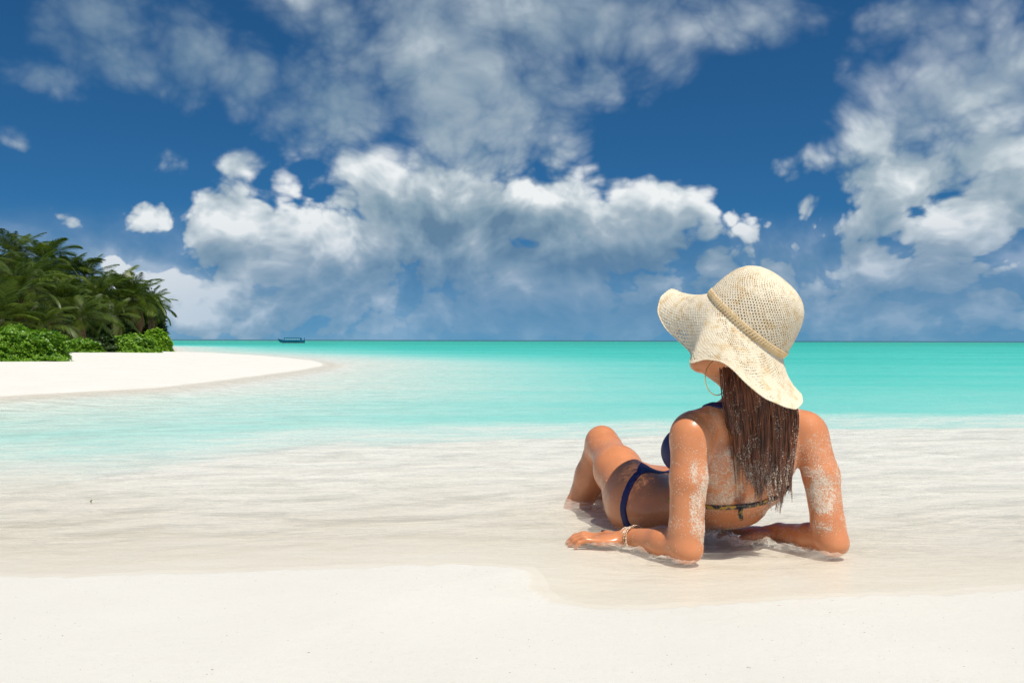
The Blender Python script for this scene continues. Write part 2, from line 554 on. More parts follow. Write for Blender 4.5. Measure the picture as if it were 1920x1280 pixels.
dj = g.math('MULTIPLY', deps, g.math('ADD', g.math('ADD', .10, g.math('MULTIPLY', far, 1.0)), g.math('ADD', g.math('MULTIPLY', swell, .45), g.math('MULTIPLY', ripn, .35))))
# clear water takes the red out of the light on its way down to the white sand and back
dpos = g.math('MAXIMUM', g.math('SUBTRACT', dj, 0.055), 0.0)
tint = g.n('ShaderNodeCombineColor')
for i_, k_ in enumerate(KABS):
    g.link(g.math('EXPONENT', g.math('MULTIPLY', dpos, -k_)), tint.inputs[i_])
body = g.ramp(g.rng(dpos, 0, 4, 0, 1, 'LINEAR'), [(.0, (.42, .74, .66)), (.10, (.26, .68, .60)), (.20, (.10, .58, .52)), (.40, (.035, .48, .44)), (.8, (.008, .26, .30)), (1.0, (.003, .11, .17))])
al = g.rng(dpos, 2.2, 4.0, 0, 1)
milk = g.math('MULTIPLY', g.rng(cloudy, .38, .64, .10, .70), g.rng(dep, .0, .03, .2, 1))
milk = g.math('MULTIPLY', milk, g.rng(dep, .06, .40, 1, .14))
milk = g.math('MAXIMUM', milk, g.math('MULTIPLY', g.rng(ats, .15, .8), g.rng(g.noise(pos, 60, 5, .7), .40, .62, .2, .9)))
alpha = g.math('MAXIMUM', al, milk)
milkcol = g.mix(g.rng(dep, .02, .085), (.86, .825, .73), (.90, .89, .82))
bcol = g.mix(g.math('DIVIDE', milk, g.math('ADD', g.math('ADD', milk, al), .0001)), body, milkcol)
dif0 = g.n('ShaderNodeBsdfDiffuse')
g.link(bcol, dif0.inputs[0])
trl = g.n('ShaderNodeBsdfTranslucent')
g.link(bcol, trl.inputs[0])
dif = g.n('ShaderNodeMixShader')
g.put(dif.inputs[0], g.rng(al, 0, .5, .35, 0))
g.link(dif0.outputs[0], dif.inputs[1]); g.link(trl.outputs[0], dif.inputs[2])
tr = g.n('ShaderNodeBsdfTransparent')
g.link(tint.outputs[0], tr.inputs[0])
mx = g.n('ShaderNodeMixShader')
g.link(alpha, mx.inputs[0]); g.link(tr.outputs[0], mx.inputs[1]); g.link(dif.outputs[0], mx.inputs[2])
hgt = g.math('ADD', g.math('MULTIPLY', ripn, .9), g.math('MULTIPLY', g.noise(g.vec('MULTIPLY', pos, (1, 2.2, 1)), 22, 4, .6), .16))
hgt = g.math('MULTIPLY', hgt, g.rng(dep, .04, .25, .38, 1))
nrm = g.bump(hgt, .75, .055)
g.link(nrm, dif0.inputs['Normal'])
gl = g.n('ShaderNodeBsdfGlossy')
gl.inputs['Roughness'].default_value = .13
g.link(nrm, gl.inputs['Normal'])
fr = g.n('ShaderNodeFresnel')
fr.inputs[0].default_value = 1.333
g.link(nrm, fr.inputs['Normal'])
# grazing views see the tilted sides of ripples, so reflection never gets near total
ff = g.math('MINIMUM', g.math('MULTIPLY', fr.outputs[0], .55), .20)
ff = g.math('MULTIPLY', ff, g.rng(dep, 0.0, .02, .35, 1))
mx2 = g.n('ShaderNodeMixShader')
g.link(ff, mx2.inputs[0]); g.link(mx.outputs[0], mx2.inputs[1]); g.link(gl.outputs[0], mx2.inputs[2])
g.link(mx2.outputs[0], out.inputs['Surface'])
sea = link_obj('sea_water', me, m)
sea['kind'] = 'structure'
# ------------------------------------------------------------------ figure: distance fields turned into one skin
class Field:
    def __init__(self, lo, hi, h):
        self.h = h
        self.lo = np.array(lo, float)
        self.n = np.ceil((np.array(hi) - self.lo) / h).astype(int) + 1
        self.f = np.full(tuple(self.n), 0.06, np.float32)

    def box(self, lo, hi):
        a = np.clip(np.floor((np.array(lo) - self.lo) / self.h).astype(int), 0, self.n)
        b = np.clip(np.ceil((np.array(hi) - self.lo) / self.h).astype(int) + 1, 0, self.n)
        return a, b

    def coords(self, a, b):
        ax = [(self.lo[i] + np.arange(a[i], b[i]) * self.h).astype(np.float32) for i in range(3)]
        return np.meshgrid(*ax, indexing='ij', sparse=True)

    def add(self, fn, lo, hi, k, sub=False, m=0.03):
        a, b = self.box(np.array(lo) - m - k, np.array(hi) + m + k)
        if np.any(b <= a): return
        x, y, z = self.coords(a, b)
        d = fn(x, y, z)
        s = (slice(a[0], b[0]), slice(a[1], b[1]), slice(a[2], b[2]))
        f = self.f[s]
        if sub:
            hh = np.clip(0.5 - 0.5 * (f + d) / k, 0, 1)
            self.f[s] = f * (1 - hh) - d * hh + k * hh * (1 - hh)
        else:
            hh = np.clip(0.5 + 0.5 * (f - d) / k, 0, 1)
            self.f[s] = f * (1 - hh) + d * hh - k * hh * (1 - hh)

    def cone(self, p, q, r1, r2, k=.015, sub=False):
        p, q = np.array(p, float), np.array(q, float)
        e = q - p; L2 = max(e @ e, 1e-9)

        def fn(x, y, z):
            t = np.clip(((x - p[0]) * e[0] + (y - p[1]) * e[1] + (z - p[2]) * e[2]) / L2, 0, 1)
            return np.sqrt((x - p[0] - t * e[0]) ** 2 + (y - p[1] - t * e[1]) ** 2 + (z - p[2] - t * e[2]) ** 2) - (r1 + (r2 - r1) * t)
        r = max(r1, r2)
        self.add(fn, np.minimum(p, q) - r, np.maximum(p, q) + r, k, sub)

    def chain(self, pts, rs, k=.015, kj=None):
        for i in range(len(pts) - 1):
            self.cone(pts[i], pts[i + 1], rs[i], rs[i + 1], k if i == 0 else (kj or k))

    def chain_sub(self, pts, r):
        for i in range(len(pts) - 1): self.cone(pts[i], pts[i + 1], r, r, .022, sub=True)

    def ell(self, c, axes, rad, k=.015, sub=False):
        c = np.array(c, float)
        M = np.array([np.array(a, float) / np.linalg.norm(a) for a in axes])

        def fn(x, y, z):
            X, Y, Z = x - c[0], y - c[1], z - c[2]
            l = [M[i, 0] * X + M[i, 1] * Y + M[i, 2] * Z for i in range(3)]
            k0 = np.sqrt(sum((l[i] / rad[i]) ** 2 for i in range(3)))
            k1 = np.sqrt(sum((l[i] / rad[i] ** 2) ** 2 for i in range(3))) + 1e-6
            return k0 * (k0 - 1) / k1
        R_ = max(rad)
        self.add(fn, c - R_, c + R_, k, sub)

    def sweep(self, fr, k=.02):
        """frames: (centre, lateral axis, half width, front axis, half depth)"""
        C = np.array([f[0] for f in fr], float)

        def fn(x, y, z):
            best = None
            for i in range(len(fr) - 1):
                p, q = C[i], C[i + 1]
                e = q - p
                t = np.clip(((x - p[0]) * e[0] + (y - p[1]) * e[1] + (z - p[2]) * e[2]) / (e @ e), 0, 1)
                ts = t * t * (3 - 2 * t) * .5 + t * .5
                cx, cy, cz = x - p[0] - t * e[0], y - p[1] - t * e[1], z - p[2] - t * e[2]
                L0, L1, F0, F1 = [np.array(v, float) for v in (fr[i][1], fr[i + 1][1], fr[i][3], fr[i + 1][3])]
                lx = [L0[j] + (L1[j] - L0[j]) * t for j in range(3)]
                fx = [F0[j] + (F1[j] - F0[j]) * t for j in range(3)]
                w = fr[i][2] + (fr[i + 1][2] - fr[i][2]) * ts
                dd = fr[i][4] + (fr[i + 1][4] - fr[i][4]) * ts
                u = (cx * lx[0] + cy * lx[1] + cz * lx[2])
                v_ = (cx * fx[0] + cy * fx[1] + cz * fx[2])
                c2 = cx * cx + cy * cy + cz * cz
                a2 = np.maximum(c2 - u * u - v_ * v_, 0)
                rr = np.minimum(w, dd)
                # superellipse section, a little boxy like a ribcage
                q4 = ((np.abs(u) / w) ** 2.3 + (np.abs(v_) / dd) ** 2.3 + (a2 / (rr * rr)) ** 1.15) ** (1 / 2.3)
                d = (q4 - 1) * (rr * .55 + .45 * np.sqrt(c2) / np.maximum(q4, .2))
                best = d if best is None else np.minimum(best, d)
            return best
        rmax = max(max(f[2], f[4]) for f in fr)
        self.add(fn, C.min(0) - rmax, C.max(0) + rmax, k)


def surface_nets(f, lo, h):
    s = f < 0
    nx, ny, nz = f.shape
    cnt = np.zeros((nx - 1, ny - 1, nz - 1), np.int8)
    for i in (0, 1):
        for j in (0, 1):
            for k in (0, 1):
                cnt += s[i:nx - 1 + i, j:ny - 1 + j, k:nz - 1 + k]
    act = (cnt > 0) & (cnt < 8)
    idx = np.full(act.shape, -1, np.int64)
    I, J, K = np.nonzero(act)
    idx[I, J, K] = np.arange(len(I))
    acc = np.zeros((len(I), 3)); num = np.zeros(len(I))
    cs = [(i, j, k) for i in (0, 1) for j in (0, 1) for k in (0, 1)]
    for a in cs:
        for ax in range(3):
            if a[ax]: continue
            b = list(a); b[ax] = 1
            fa = f[I + a[0], J + a[1], K + a[2]].astype(float); fb = f[I + b[0], J + b[1], K + b[2]].astype(float)
            m = (fa < 0) != (fb < 0)
            t = np.where(m, fa / np.where(m, fa - fb, 1), 0)
            p = np.array(a, float)[None, :].repeat(len(I), 0)
            p[:, ax] += t
            acc[m] += p[m]; num[m] += 1
    v = lo + (np.stack([I, J, K], 1) + acc / num[:, None]) * h
    quads = []
    for ax in range(3):
        o1, o2 = [(1, 2), (2, 0), (0, 1)][ax]
        sl0 = [slice(None)] * 3; sl1 = [slice(None)] * 3
        sl0[ax] = slice(0, -1); sl1[ax] = slice(1, None)
        d0, d1 = s[tuple(sl0)], s[tuple(sl1)]
        for flip, mask in ((False, d0 & ~d1), (True, ~d0 & d1)):
            e = np.stack(np.nonzero(mask), 1)
            ok = (e[:, o1] > 0) & (e[:, o2] > 0) & (e[:, o1] < f.shape[o1] - 1) & (e[:, o2] < f.shape[o2] - 1)
            e = e[ok]
            c = []
            for da, db in ((-1, -1), (0, -1), (0, 0), (-1, 0)):
                q = e.copy(); q[:, o1] += da; q[:, o2] += db
                c.append(idx[q[:, 0], q[:, 1], q[:, 2]])
            c = np.stack(c, 1)
            if flip: c = c[:, ::-1]
            quads.append(c)
    qd = np.concatenate(quads)
    return v, qd[(qd >= 0).all(1)]


nrmz = lambda v: np.array(v, float) / np.linalg.norm(v)
F = Field((0.0, 1.95, -0.16), (1.0, 3.5, 0.70), 0.004)

# torso: the upper back stands almost upright, the small of the back sinks towards the water
Lc = nrmz((.93, .36, 0)); Fc = nrmz((-.36, .93, .12))
Lw = nrmz((.84, .54, 0)); Fw = nrmz((-.30, .46, .84))
Lh = nrmz((.72, .69, .0)); Fh = nrmz((-.06, .06, 1))
frames = [
    (P(1405, 808, 2.185), Lc, .118, Fc, .060),
    (P(1400, 850, 2.205), Lc, .142, Fc, .084),
    (P(1390, 895, 2.235), Lc, .134, Fc, .086),
    (P(1372, 930, 2.285), nrmz(Lc + Lw), .112, nrmz(Fc + Fw), .080),
    (P(1320, 945, 2.36), Lw, .102, Fw, .070),
    (P(1270, 945, 2.43), nrmz(Lw + Lh), .118, nrmz(Fw + Fh), .072),
    (P(1228, 940, 2.50), Lh, .138, Fh, .085),
    (P(1205, 938, 2.56), Lh, .130, Fh, .080),
]
F.sweep(frames, .02)
# shoulders
SL, EL, WL = P(1296, 812, 2.095), P(1286, 1013, 2.07), P(1181, 1003, 2.215)
SR, ER, WR = P(1516, 812, 2.20), P(1560, 1000, 2.135), P(1462, 996, 2.31)
for q_ in (EL, ER): q_[2] -= .012
WL[2] -= .006
C7 = P(1402, 772, 2.165)
F.cone(P(1396, 765, 2.16), P(1304, 797, 2.115), .040, .038, .03)
F.cone(P(1412, 765, 2.165), P(1508, 797, 2.20), .040, .038, .03)
# neck, leaning back with the head
F.cone(C7, P(1392, 690, 2.135), .052, .047, .03)
# shoulder blades, pushed together because the arms carry the weight
F.ell(P(1347, 858, 2.145), (Lc, Fc, (0.15, 0, 1)), (.050, .030, .070), .03)
F.ell(P(1458, 862, 2.175), (Lc, Fc, (-0.15, 0, 1)), (.050, .030, .070), .03)
F.chain_sub([P(1401, 815, 2.098), P(1396, 870, 2.112), P(1386, 930, 2.160)], .010)
# left upper arm and forearm
F.ell(SL + np.array([.0, .0, -.012]), ((1, 0, 0), (0, 1, 0), (0, 0, 1)), (.051, .050, .060), .025)
F.chain([SL, SL * .6 + EL * .4 + np.array([-.002, -.006, 0]), EL * .85 + SL * .15, EL], [.048, .0445, .041, .040], .012)
F.ell(EL + np.array([.004, -.006, -.012]), ((1, 0, 0), (0, 1, 0), (0, 0, 1)), (.034, .032, .026), .015)
F.chain([EL, EL * .62 + WL * .38 + np.array([0, 0, .003]), WL], [.037, .037, .0235], .014)
# right arm
F.ell(SR + np.array([.0, .0, -.012]), ((1, 0, 0), (0, 1, 0), (0, 0, 1)), (.050, .050, .062), .025)
F.chain([SR, SR * .6 + ER * .4 + np.array([.008, -.005, 0]), ER * .85 + SR * .15, ER], [.047, .0445, .040, .039], .012)
F.ell(ER + np.array([.004, -.006, -.012]), ((1, 0, 0), (0, 1, 0), (0, 0, 1)), (.034, .032, .026), .015)
F.chain([ER, ER * .6 + WR * .4, WR], [.036, .033, .024], .014)
# breasts
BL, BR = P(1286, 842, 2.30), P(1400, 845, 2.375)
F.ell(BL, (Lc, Fc, (0, 0, 1)), (.062, .058, .062), .03)
F.ell(BR, (Lc, Fc, (0, 0, 1)), (.062, .058, .062), .03)
# pelvis, legs
HL, HR = P(1195, 935, 2.46), P(1258, 925, 2.62)
F.ell(P(1205, 955, 2.45), (Lh, (-.7, .7, 0), (0, 0, 1)), (.085, .10, .080), .04)
F.ell(P(1255, 950, 2.58), (Lh, (-.7, .7, 0), (0, 0, 1)), (.085, .10, .078), .04)
KL = P(1128, 829, 2.80)
AL = P(1068, 990, 2.90)
F.chain([HL, HL * .52 + KL * .48 + np.array([-.004, -.012, .004]), KL * .88 + HL * .12, KL], [.086, .069, .050, .049], .03)
F.ell(KL + np.array([.002, -.012, .012]), ((1, 0, 0), (0, 1, 0), (0, 0, 1)), (.042, .042, .042), .02)
F.chain([KL, KL * .62 + AL * .38 + np.array([.012, .012, .0]), KL * .25 + AL * .75, AL], [.047, .054, .040, .034], .02)
F.chain([AL, AL + np.array([-.10, .10, -.02])], [.036, .026], .02)
KR = P(1140, 893, 3.02)
AR = P(1062, 962, 3.33)
F.chain([HR, HR * .5 + KR * .5 + np.array([0, 0, .004]), KR], [.084, .068, .050], .03)
F.chain([KR, KR * .62 + AR * .38, AR], [.049, .052, .033], .02)
F.chain([AR, AR + np.array([-.06, .13, .0])], [.034, .024], .02)

# head: looking up to the left, away from the camera
HF, HU = nrmz((-.80, .50, .33)), nrmz((.35, .05, .93))
HU = nrmz(HU - HF * (HU @ HF)); HS = np.cross(HF, HU)
HC = P(1388, 633, 2.14)
hp = lambda f, u, s=0.0: HC + HF * f + HU * u + HS * s
F.ell(hp(-.012, .018), (HF, HS, HU), (.093, .074, .088), .02)
F.ell(hp(.030, -.045), (HF, HS, HU), (.058, .058, .070), .03)
for s in (-1, 1):
    F.cone(hp(-.005, -.060, s * .050), hp(.068, -.098, s * .016), .020, .017, .018)    # jaw
    F.ell(hp(.060, -.036, s * .036), (HF, HS, HU), (.022, .024, .020), .015)           # cheek
    F.ell(hp(.083, -.004, s * .032), (HF, HS, HU), (.014, .017, .012), .008, sub=True) # eye socket
    F.ell(hp(.070, -.006, s * .032), (HF, HS, HU), (.014, .015, .012), .004)           # eyelid
    F.ell(hp(-.004, -.020, s * .075), (nrmz(HF * .8 - HS * s * .3), HS, HU), (.017, .008, .030), .006)  # ear
F.ell(hp(.078, -.100), (HF, HS, HU), (.017, .020, .015), .015)                         # chin
F.cone(hp(.086, -.002), hp(.106, -.040), .008, .012, .010)                             # nose
F.ell(hp(.088, -.064), (HF, HS, HU), (.011, .022, .006), .006)                         # lips
F.ell(hp(.086, -.075), (HF, HS, HU), (.011, .019, .007), .006)
F.cone(hp(.02, -.08), C7 * .3 + P(1392, 690, 2.135) * .7, .040, .044, .02)

# hands, palms down in the swash
def hand(wrist, fwd, side, up, sgn, curl=1.0):
    fwd, side, up = nrmz(fwd), nrmz(side), nrmz(up)
    q = lambda f, s, u: wrist + fwd * f + side * s + up * u
    F.ell(q(.052, 0, -.001), (fwd, side, up), (.052, .037, .015), .014)
    F.cone(q(0, 0, 0), q(.03, 0, .0), .024, .018, .012)
    spec = [(.030, .070, .0085), (.010, .078, .0088), (-.011, .073, .0084), (-.031, .058, .0072)]
    for s0, L, r in spec:
        b = q(.082, s0 * .9, .001)
        m1 = q(.090 + L * .42, s0 * 1.15, .010 * curl)
        m2 = q(.090 + L * .76, s0 * 1.28, .002)
        e = q(.088 + L * .98, s0 * 1.33, -.010 * curl)
        F.chain([b, m1, m2, e], [r * 1.1, r, r * .93, r * .78], .006, .003)
    F.chain([q(.022, .030, -.003), q(.055, .058, -.001), q(.082, .068, -.006)], [.013, .0105, .0085], .008, .004)


hand(WL, P(1124, 1010, 2.235) - WL, (0.05, 1, 0), (-.1, 0, 1), 1, .8)
hand(WR, (-.80, .55, -.10), (-.55, -.80, 0), (0, 0, 1), 1, .8)

verts, quads = surface_nets(F.f, F.lo, F.h)
# drop stray islands of the field and ease the grid out of the surface
nv = len(verts)
ed = np.concatenate([quads[:, [0, 1]], quads[:, [1, 2]], quads[:, [2, 3]], quads[:, [3, 0]]])


def relax(v, ed, it, lam=.5):
    deg = np.bincount(ed.ravel(), minlength=len(v)).astype(float)[:, None] + 1e-9
    for k in range(it):
        s = np.zeros_like(v)
        for c in range(3):
            s[:, c] = np.bincount(ed[:, 0], v[ed[:, 1], c], len(v)) + np.bincount(ed[:, 1], v[ed[:, 0], c], len(v))
        l_ = lam if k % 2 == 0 else -lam * .95
        v = v + l_ * (s / deg - v)
    return v


verts = relax(verts, ed, 6)


def field_at(p):
    q = (p - F.lo) / F.h
    i = np.clip(np.floor(q).astype(int), 0, F.n - 2)
    t = q - i
    r = 0
    for a in (0, 1):
        for b in (0, 1):
            for c in (0, 1):
                w = (t[:, 0] if a else 1 - t[:, 0]) * (t[:, 1] if b else 1 - t[:, 1]) * (t[:, 2] if c else 1 - t[:, 2])
                r = r + w * F.f[i[:, 0] + a, i[:, 1] + b, i[:, 2] + c]
    return r


def normals_at(p, e=.004):
    n = np.stack([field_at(p + d_) - field_at(p - d_) for d_ in (np.array([e, 0, 0]), np.array([0, e, 0]), np.array([0, 0, e]))], 1)
    return n / (np.linalg.norm(n, axis=1, keepdims=True) + 1e-9)


def to_px(p):
    return 960 + p[:, 0] / p[:, 1] * FOC, 637 - (p[:, 2] - EYE) / p[:, 1] * FOC


def blob(px, py, cx, cy, rx, ry, ang=0, soft=.35):
    c, s = math.cos(R(ang)), math.sin(R(ang))
    u = ((px - cx) * c + (py - cy) * s) / rx; v = (-(px - cx) * s + (py - cy) * c) / ry
    return 1 - sstep(np.hypot(u, v), 1 - soft, 1 + soft)


def sand_cover(p):
    """how thickly the dried sand sticks to the skin (0..1)"""
    n = normals_at(p)
    px, py = to_px(p)
    back = sstep(-n[:, 1], -.25, .25)
    left_arm = (p[:, 1] < 2.14) & (px < 1328) & (px > 1240)
    right_arm = (px > 1495)
    a = np.zeros(len(p))
    a = np.maximum(a, 1.0 * left_arm * sstep(px, 1284, 1301) * sstep(py, 845, 880) * (1 - sstep(py + (1322 - px) * 1.1, 1005, 1045)))
    tors = (~left_arm) & (px < 1500) & (px > 1318) & (p[:, 1] < 2.36)
    a = np.maximum(a, tors * .95 * blob(px, py, 1362, 885, 50, 88, 14) * (1 - .5 * blob(px, py, 1335, 800, 40, 60)))
    a = np.maximum(a, tors * .62 * sstep(py, 885, 935) * (1 - sstep(py, 940, 952)))
    a = np.maximum(a, tors * .5 * sstep(px, 1385, 1420) * sstep(py, 800, 860) * (1 - sstep(py, 940, 952)))
    a = np.maximum(a, right_arm * .66 * sstep(py, 775, 850) * (1 - sstep(py, 985, 1015)))
    a = np.maximum(a, right_arm * .9 * blob(px, py, 1545, 925, 34, 62, -12, .5))
    a = np.maximum(a, .14 * (px > 1250) * (py < 900) * (p[:, 1] < 2.3) * (py > 770))
    a = np.maximum(a, left_arm * .34 * sstep(py, 790, 850) * (1 - sstep(py, 985, 1030)))
    a = np.maximum(a, tors * .46)
    a = np.maximum(a, .10 * (py > 780))
    a = a * (1 + .9 * fbm(p[:, 0] * 28 + p[:, 1] * 20, p[:, 2] * 28, 77, 3))
    return np.clip(a * back + .02, 0, 1)


woman = empty('person', 'woman in navy bikini, seen from behind, propped on her elbows in shallow swash', 'person', (0.6, 2.2, 0))


def child(name, me, mat, parent=woman):
    o = link_obj(name, me, mat)
    o.parent = parent
    off = Vector((0, 0, 0)); q_ = parent
    while q_ is not None:
        off += q_.location; q_ = q_.parent
    o.location = -off
    return o


me = mesh_from('body', verts, quads[:, ::-1])
cover = sand_cover(verts)
float_attr(me, 'sand', cover)
m, g, out = material('tanned skin')
tcx = g.n('ShaderNodeNewGeometry').outputs['Position']
sa = g.n('ShaderNodeAttribute', attribute_name='sand').outputs['Fac']
mott = g.noise(tcx, 14, 4, .55)
skin = g.ramp(mott, [(.3, (.60, .220, .088)), (.7, (.70, .275, .118))])
fine = g.noise(tcx, 300, 3, .6)
z_ = g.sep(tcx)[2]
grains = g.noise(tcx, 340, 2, .8)
clump = g.noise(tcx, 42, 4, .65)
thr = g.math('SUBTRACT', .80, g.math('MULTIPLY', sa, g.math('ADD', .16, g.math('MULTIPLY', clump, .34))))
gm = g.rng(grains, thr, g.math('ADD', thr, .05), 0, 1)
gm = g.math('MULTIPLY', gm, g.rng(sa, .03, .12))
colr = g.mix(gm, skin, (.78, .67, .54))
nb = g.bump(g.math('ADD', g.math('MULTIPLY', gm, 1.0), g.math('MULTIPLY', fine, .30)), .5, .0012)
rough = g.mix(gm, g.ramp(clump, [(.35, (.30, .30, .30)), (.65, (.50, .50, .50))]), (.9, .9, .9))
pr = principled(g, out, colr, g.sep(rough)[0], nb, spec=.42, sss=.10, sss_r=(1, .32, .12), sss_scale=.008)
pr.inputs['Coat Roughness'].default_value = .18
g.put(pr.inputs['Coat Weight'], g.rng(z_, .02, .16, .38, .14))
body = child('body', me, m)


# ------------------------------------------------------------------ clothes: thin shells that follow the skin
def shell(name, region, lo, hi, t, h, mat, k=.0015):
    lo, hi = np.array(lo), np.array(hi)
    n = np.ceil((hi - lo) / h).astype(int) + 1
    X_, Y_, Z_ = np.meshgrid(*[lo[i] + np.arange(n[i]) * h for i in range(3)], indexing='ij')
    p = np.stack([X_.ravel(), Y_.ravel(), Z_.ravel()], 1)
    f = field_at(p)
    near = np.abs(f) < .03
    d = np.full(len(p), .02)
    pn = p[near]
    r = region(pn)
    a = np.maximum(f[near] - t, -(f[near] + .004))
    hh = np.clip(.5 - .5 * (r - a) / k, 0, 1)
    d[near] = np.maximum(r, a)
    d = d.reshape(n)
    v_, q_ = surface_nets(d, lo, h)
    e_ = np.concatenate([q_[:, [0, 1]], q_[:, [1, 2]], q_[:, [2, 3]], q_[:, [3, 0]]])
    v_ = relax(v_, e_, 6)
    return child(name, mesh_from(name, v_, q_[:, ::-1]), mat)


def tube_d(p, pts, rs):
    best = np.full(len(p), 1.0)
    for i in range(len(pts) - 1):
        a_, b_ = np.array(pts[i]), np.array(pts[i + 1])
        e = b_ - a_
        t = np.clip((p - a_) @ e / (e @ e), 0, 1)
        best = np.minimum(best, np.linalg.norm(p - a_ - t[:, None] * e, axis=1) - (rs[i] + (rs[i + 1] - rs[i]) * t))
    return best


m, g, out = material('navy swim fabric')
tp = g.n('ShaderNodeNewGeometry').outputs['Position']
wv_ = g.noise(tp, 900, 2, .5)
principled(g, out, g.mix(wv_, (.012, .014, .075), (.022, .026, .13)), .55, g.bump(wv_, .3, .0006), spec=.4)
NAVY = m
mb, g, out = material('black and gold tie cord')
tp = g.n('ShaderNodeNewGeometry').outputs['Position']
nz = g.noise(tp, 55, 2, .5)
spk = g.noise(tp, 420, 2, .7)
cc = g.mix(g.rng(nz, .56, .60), (.015, .015, .02), (.42, .25, .03))
principled(g, out, g.mix(g.rng(spk, .58, .66, 0, .7), cc, (.70, .64, .56)), .6, None)


for bc, sg in ((BL, -1), (BR, 1)):
    cc_ = bc + np.array([.012 * sg, .012, .004])
    strap = [BL + (-.03, 0, -.05), P(1262, 905, 2.27), P(1290, 925, 2.23)] if sg < 0 else [cc_, cc_ + (0, 0, .01)]
    shell('bikini_cup', lambda p: np.minimum(np.linalg.norm(p - cc_, axis=1) - .066, tube_d(p, strap, [.012, .009, .006])),
          bc - .10, bc + .09, .0045, .0028, NAVY)
# neck strap, from the left cup over the collar bone and round the nape
def onto_skin(pts, n=40):
    pts = np.array(pts, float)
    seg = np.linspace(0, len(pts) - 1, n)
    q = np.stack([np.interp(seg, np.arange(len(pts)), pts[:, i]) for i in range(3)], 1)
    for _ in range(6):
        q = q - field_at(q)[:, None] * normals_at(q)
        q[1:-1] = .5 * q[1:-1] + .25 * (q[:-2] + q[2:])
    return q - field_at(q)[:, None] * normals_at(q)


ns = onto_skin([P(1290, 820, 2.27), P(1306, 786, 2.22), P(1322, 768, 2.15), P(1345, 756, 2.11), P(1375, 748, 2.09), P(1405, 748, 2.085), P(1436, 756, 2.10), P(1460, 772, 2.16), P(1450, 790, 2.25)])
shell('neck_strap', lambda p: tube_d(p, ns, [.0105] * len(ns)), ns.min(0) - .02, ns.max(0) + .02, .0042, .0024, NAVY)
# back band
bpz = P(1380, 944, 2.19)[2]
shell('back_band', lambda p: np.maximum(p[:, 0] + .55 * (p[:, 1] - 2.2) - .728, np.abs(p[:, 2] - (bpz + (p[:, 0] - .575) * .085 + .012 * np.clip((p[:, 0] - .60) / .08, 0, 2) ** 2)) - .0065),
      (.40, 2.08, bpz - .04), (.725, 2.32, bpz + .06), .0042, .0024, mb)
# bikini bottom: a narrow side string widening over seat and front
hb = P(1222, 938, 2.49)
nh = nrmz((-.76, .63, .10))


def brief(p):
    r = p - hb
    s = r @ nh
    lat = np.abs(r @ Lh) / .14
    top = sstep(r[:, 2], -.03, .03)
    k_ = np.clip(1 - lat * (1.0 + .9 * top), 0, 1)
    wdt = .0095 + (.032 - .008 * top) * k_ ** .8
    c = .004 + (.046 * top - .036) * k_ ** .8 - .016 * np.clip(-r[:, 2] / .07, 0, 1)
    return np.abs(s - c - .018 * np.clip(-(r[:, 2]) / .08, -1, 1) * 0) - wdt


shell('bikini_bottom', brief, hb - np.array([.22, .19, .13]), hb + np.array([.22, .22, .14]), .004, .003, NAVY)
# loose end of the back tie
def tube_mesh(paths, seg=6):
    V, Fc_ = [], []
    o = 0
    ang = np.arange(seg) / seg * 2 * np.pi
    for pts, rs in paths:
        pts = np.array(pts, float); n = len(pts)
        rs = np.broadcast_to(np.array(rs, float), (n,))
        t = np.gradient(pts, axis=0)
        t /= np.linalg.norm(t, axis=1, keepdims=True) + 1e-12
        ref = np.where(np.abs(t[:, 2:3]) > .9, np.array([[1., 0, 0]]), np.array([[0., 0, 1]]))
        a = np.cross(t, ref); a /= np.linalg.norm(a, axis=1, keepdims=True) + 1e-12
        b = np.cross(t, a)
        ring = pts[:, None, :] + rs[:, None, None] * (np.cos(ang)[None, :, None] * a[:, None, :] + np.sin(ang)[None, :, None] * b[:, None, :])
        V.append(ring.reshape(-1, 3))
        Fc_.append(grid_faces(n, seg, True) + o)
        o += n * seg
    return np.concatenate(V), np.concatenate(Fc_)


v_, f_ = tube_mesh([([P(1389, 943, 2.165), P(1390, 953, 2.155), P(1389, 963, 2.155), P(1391, 972, 2.16)], [.004, .006, .0065, .005])], 8)
child('tie_end', mesh_from('tie_end', v_, f_), mb)

# earring
mg, g, out = material('gold')
principled(g, out, (.80, .52, .20), .28, None, metal=1.0)
ec = P(1345, 706, 2.085)
th = np.linspace(0, 2 * np.pi, 65)
ex = nrmz((.93, .36, 0))
ring = [ec + .043 * (.80 * np.cos(t) * ex + np.sin(t) * np.array([0, 0, 1])) for t in th]
v_, f_ = tube_mesh([(ring, .0012)], 8)
child('earring', mesh_from('earring', v_, f_), mg)
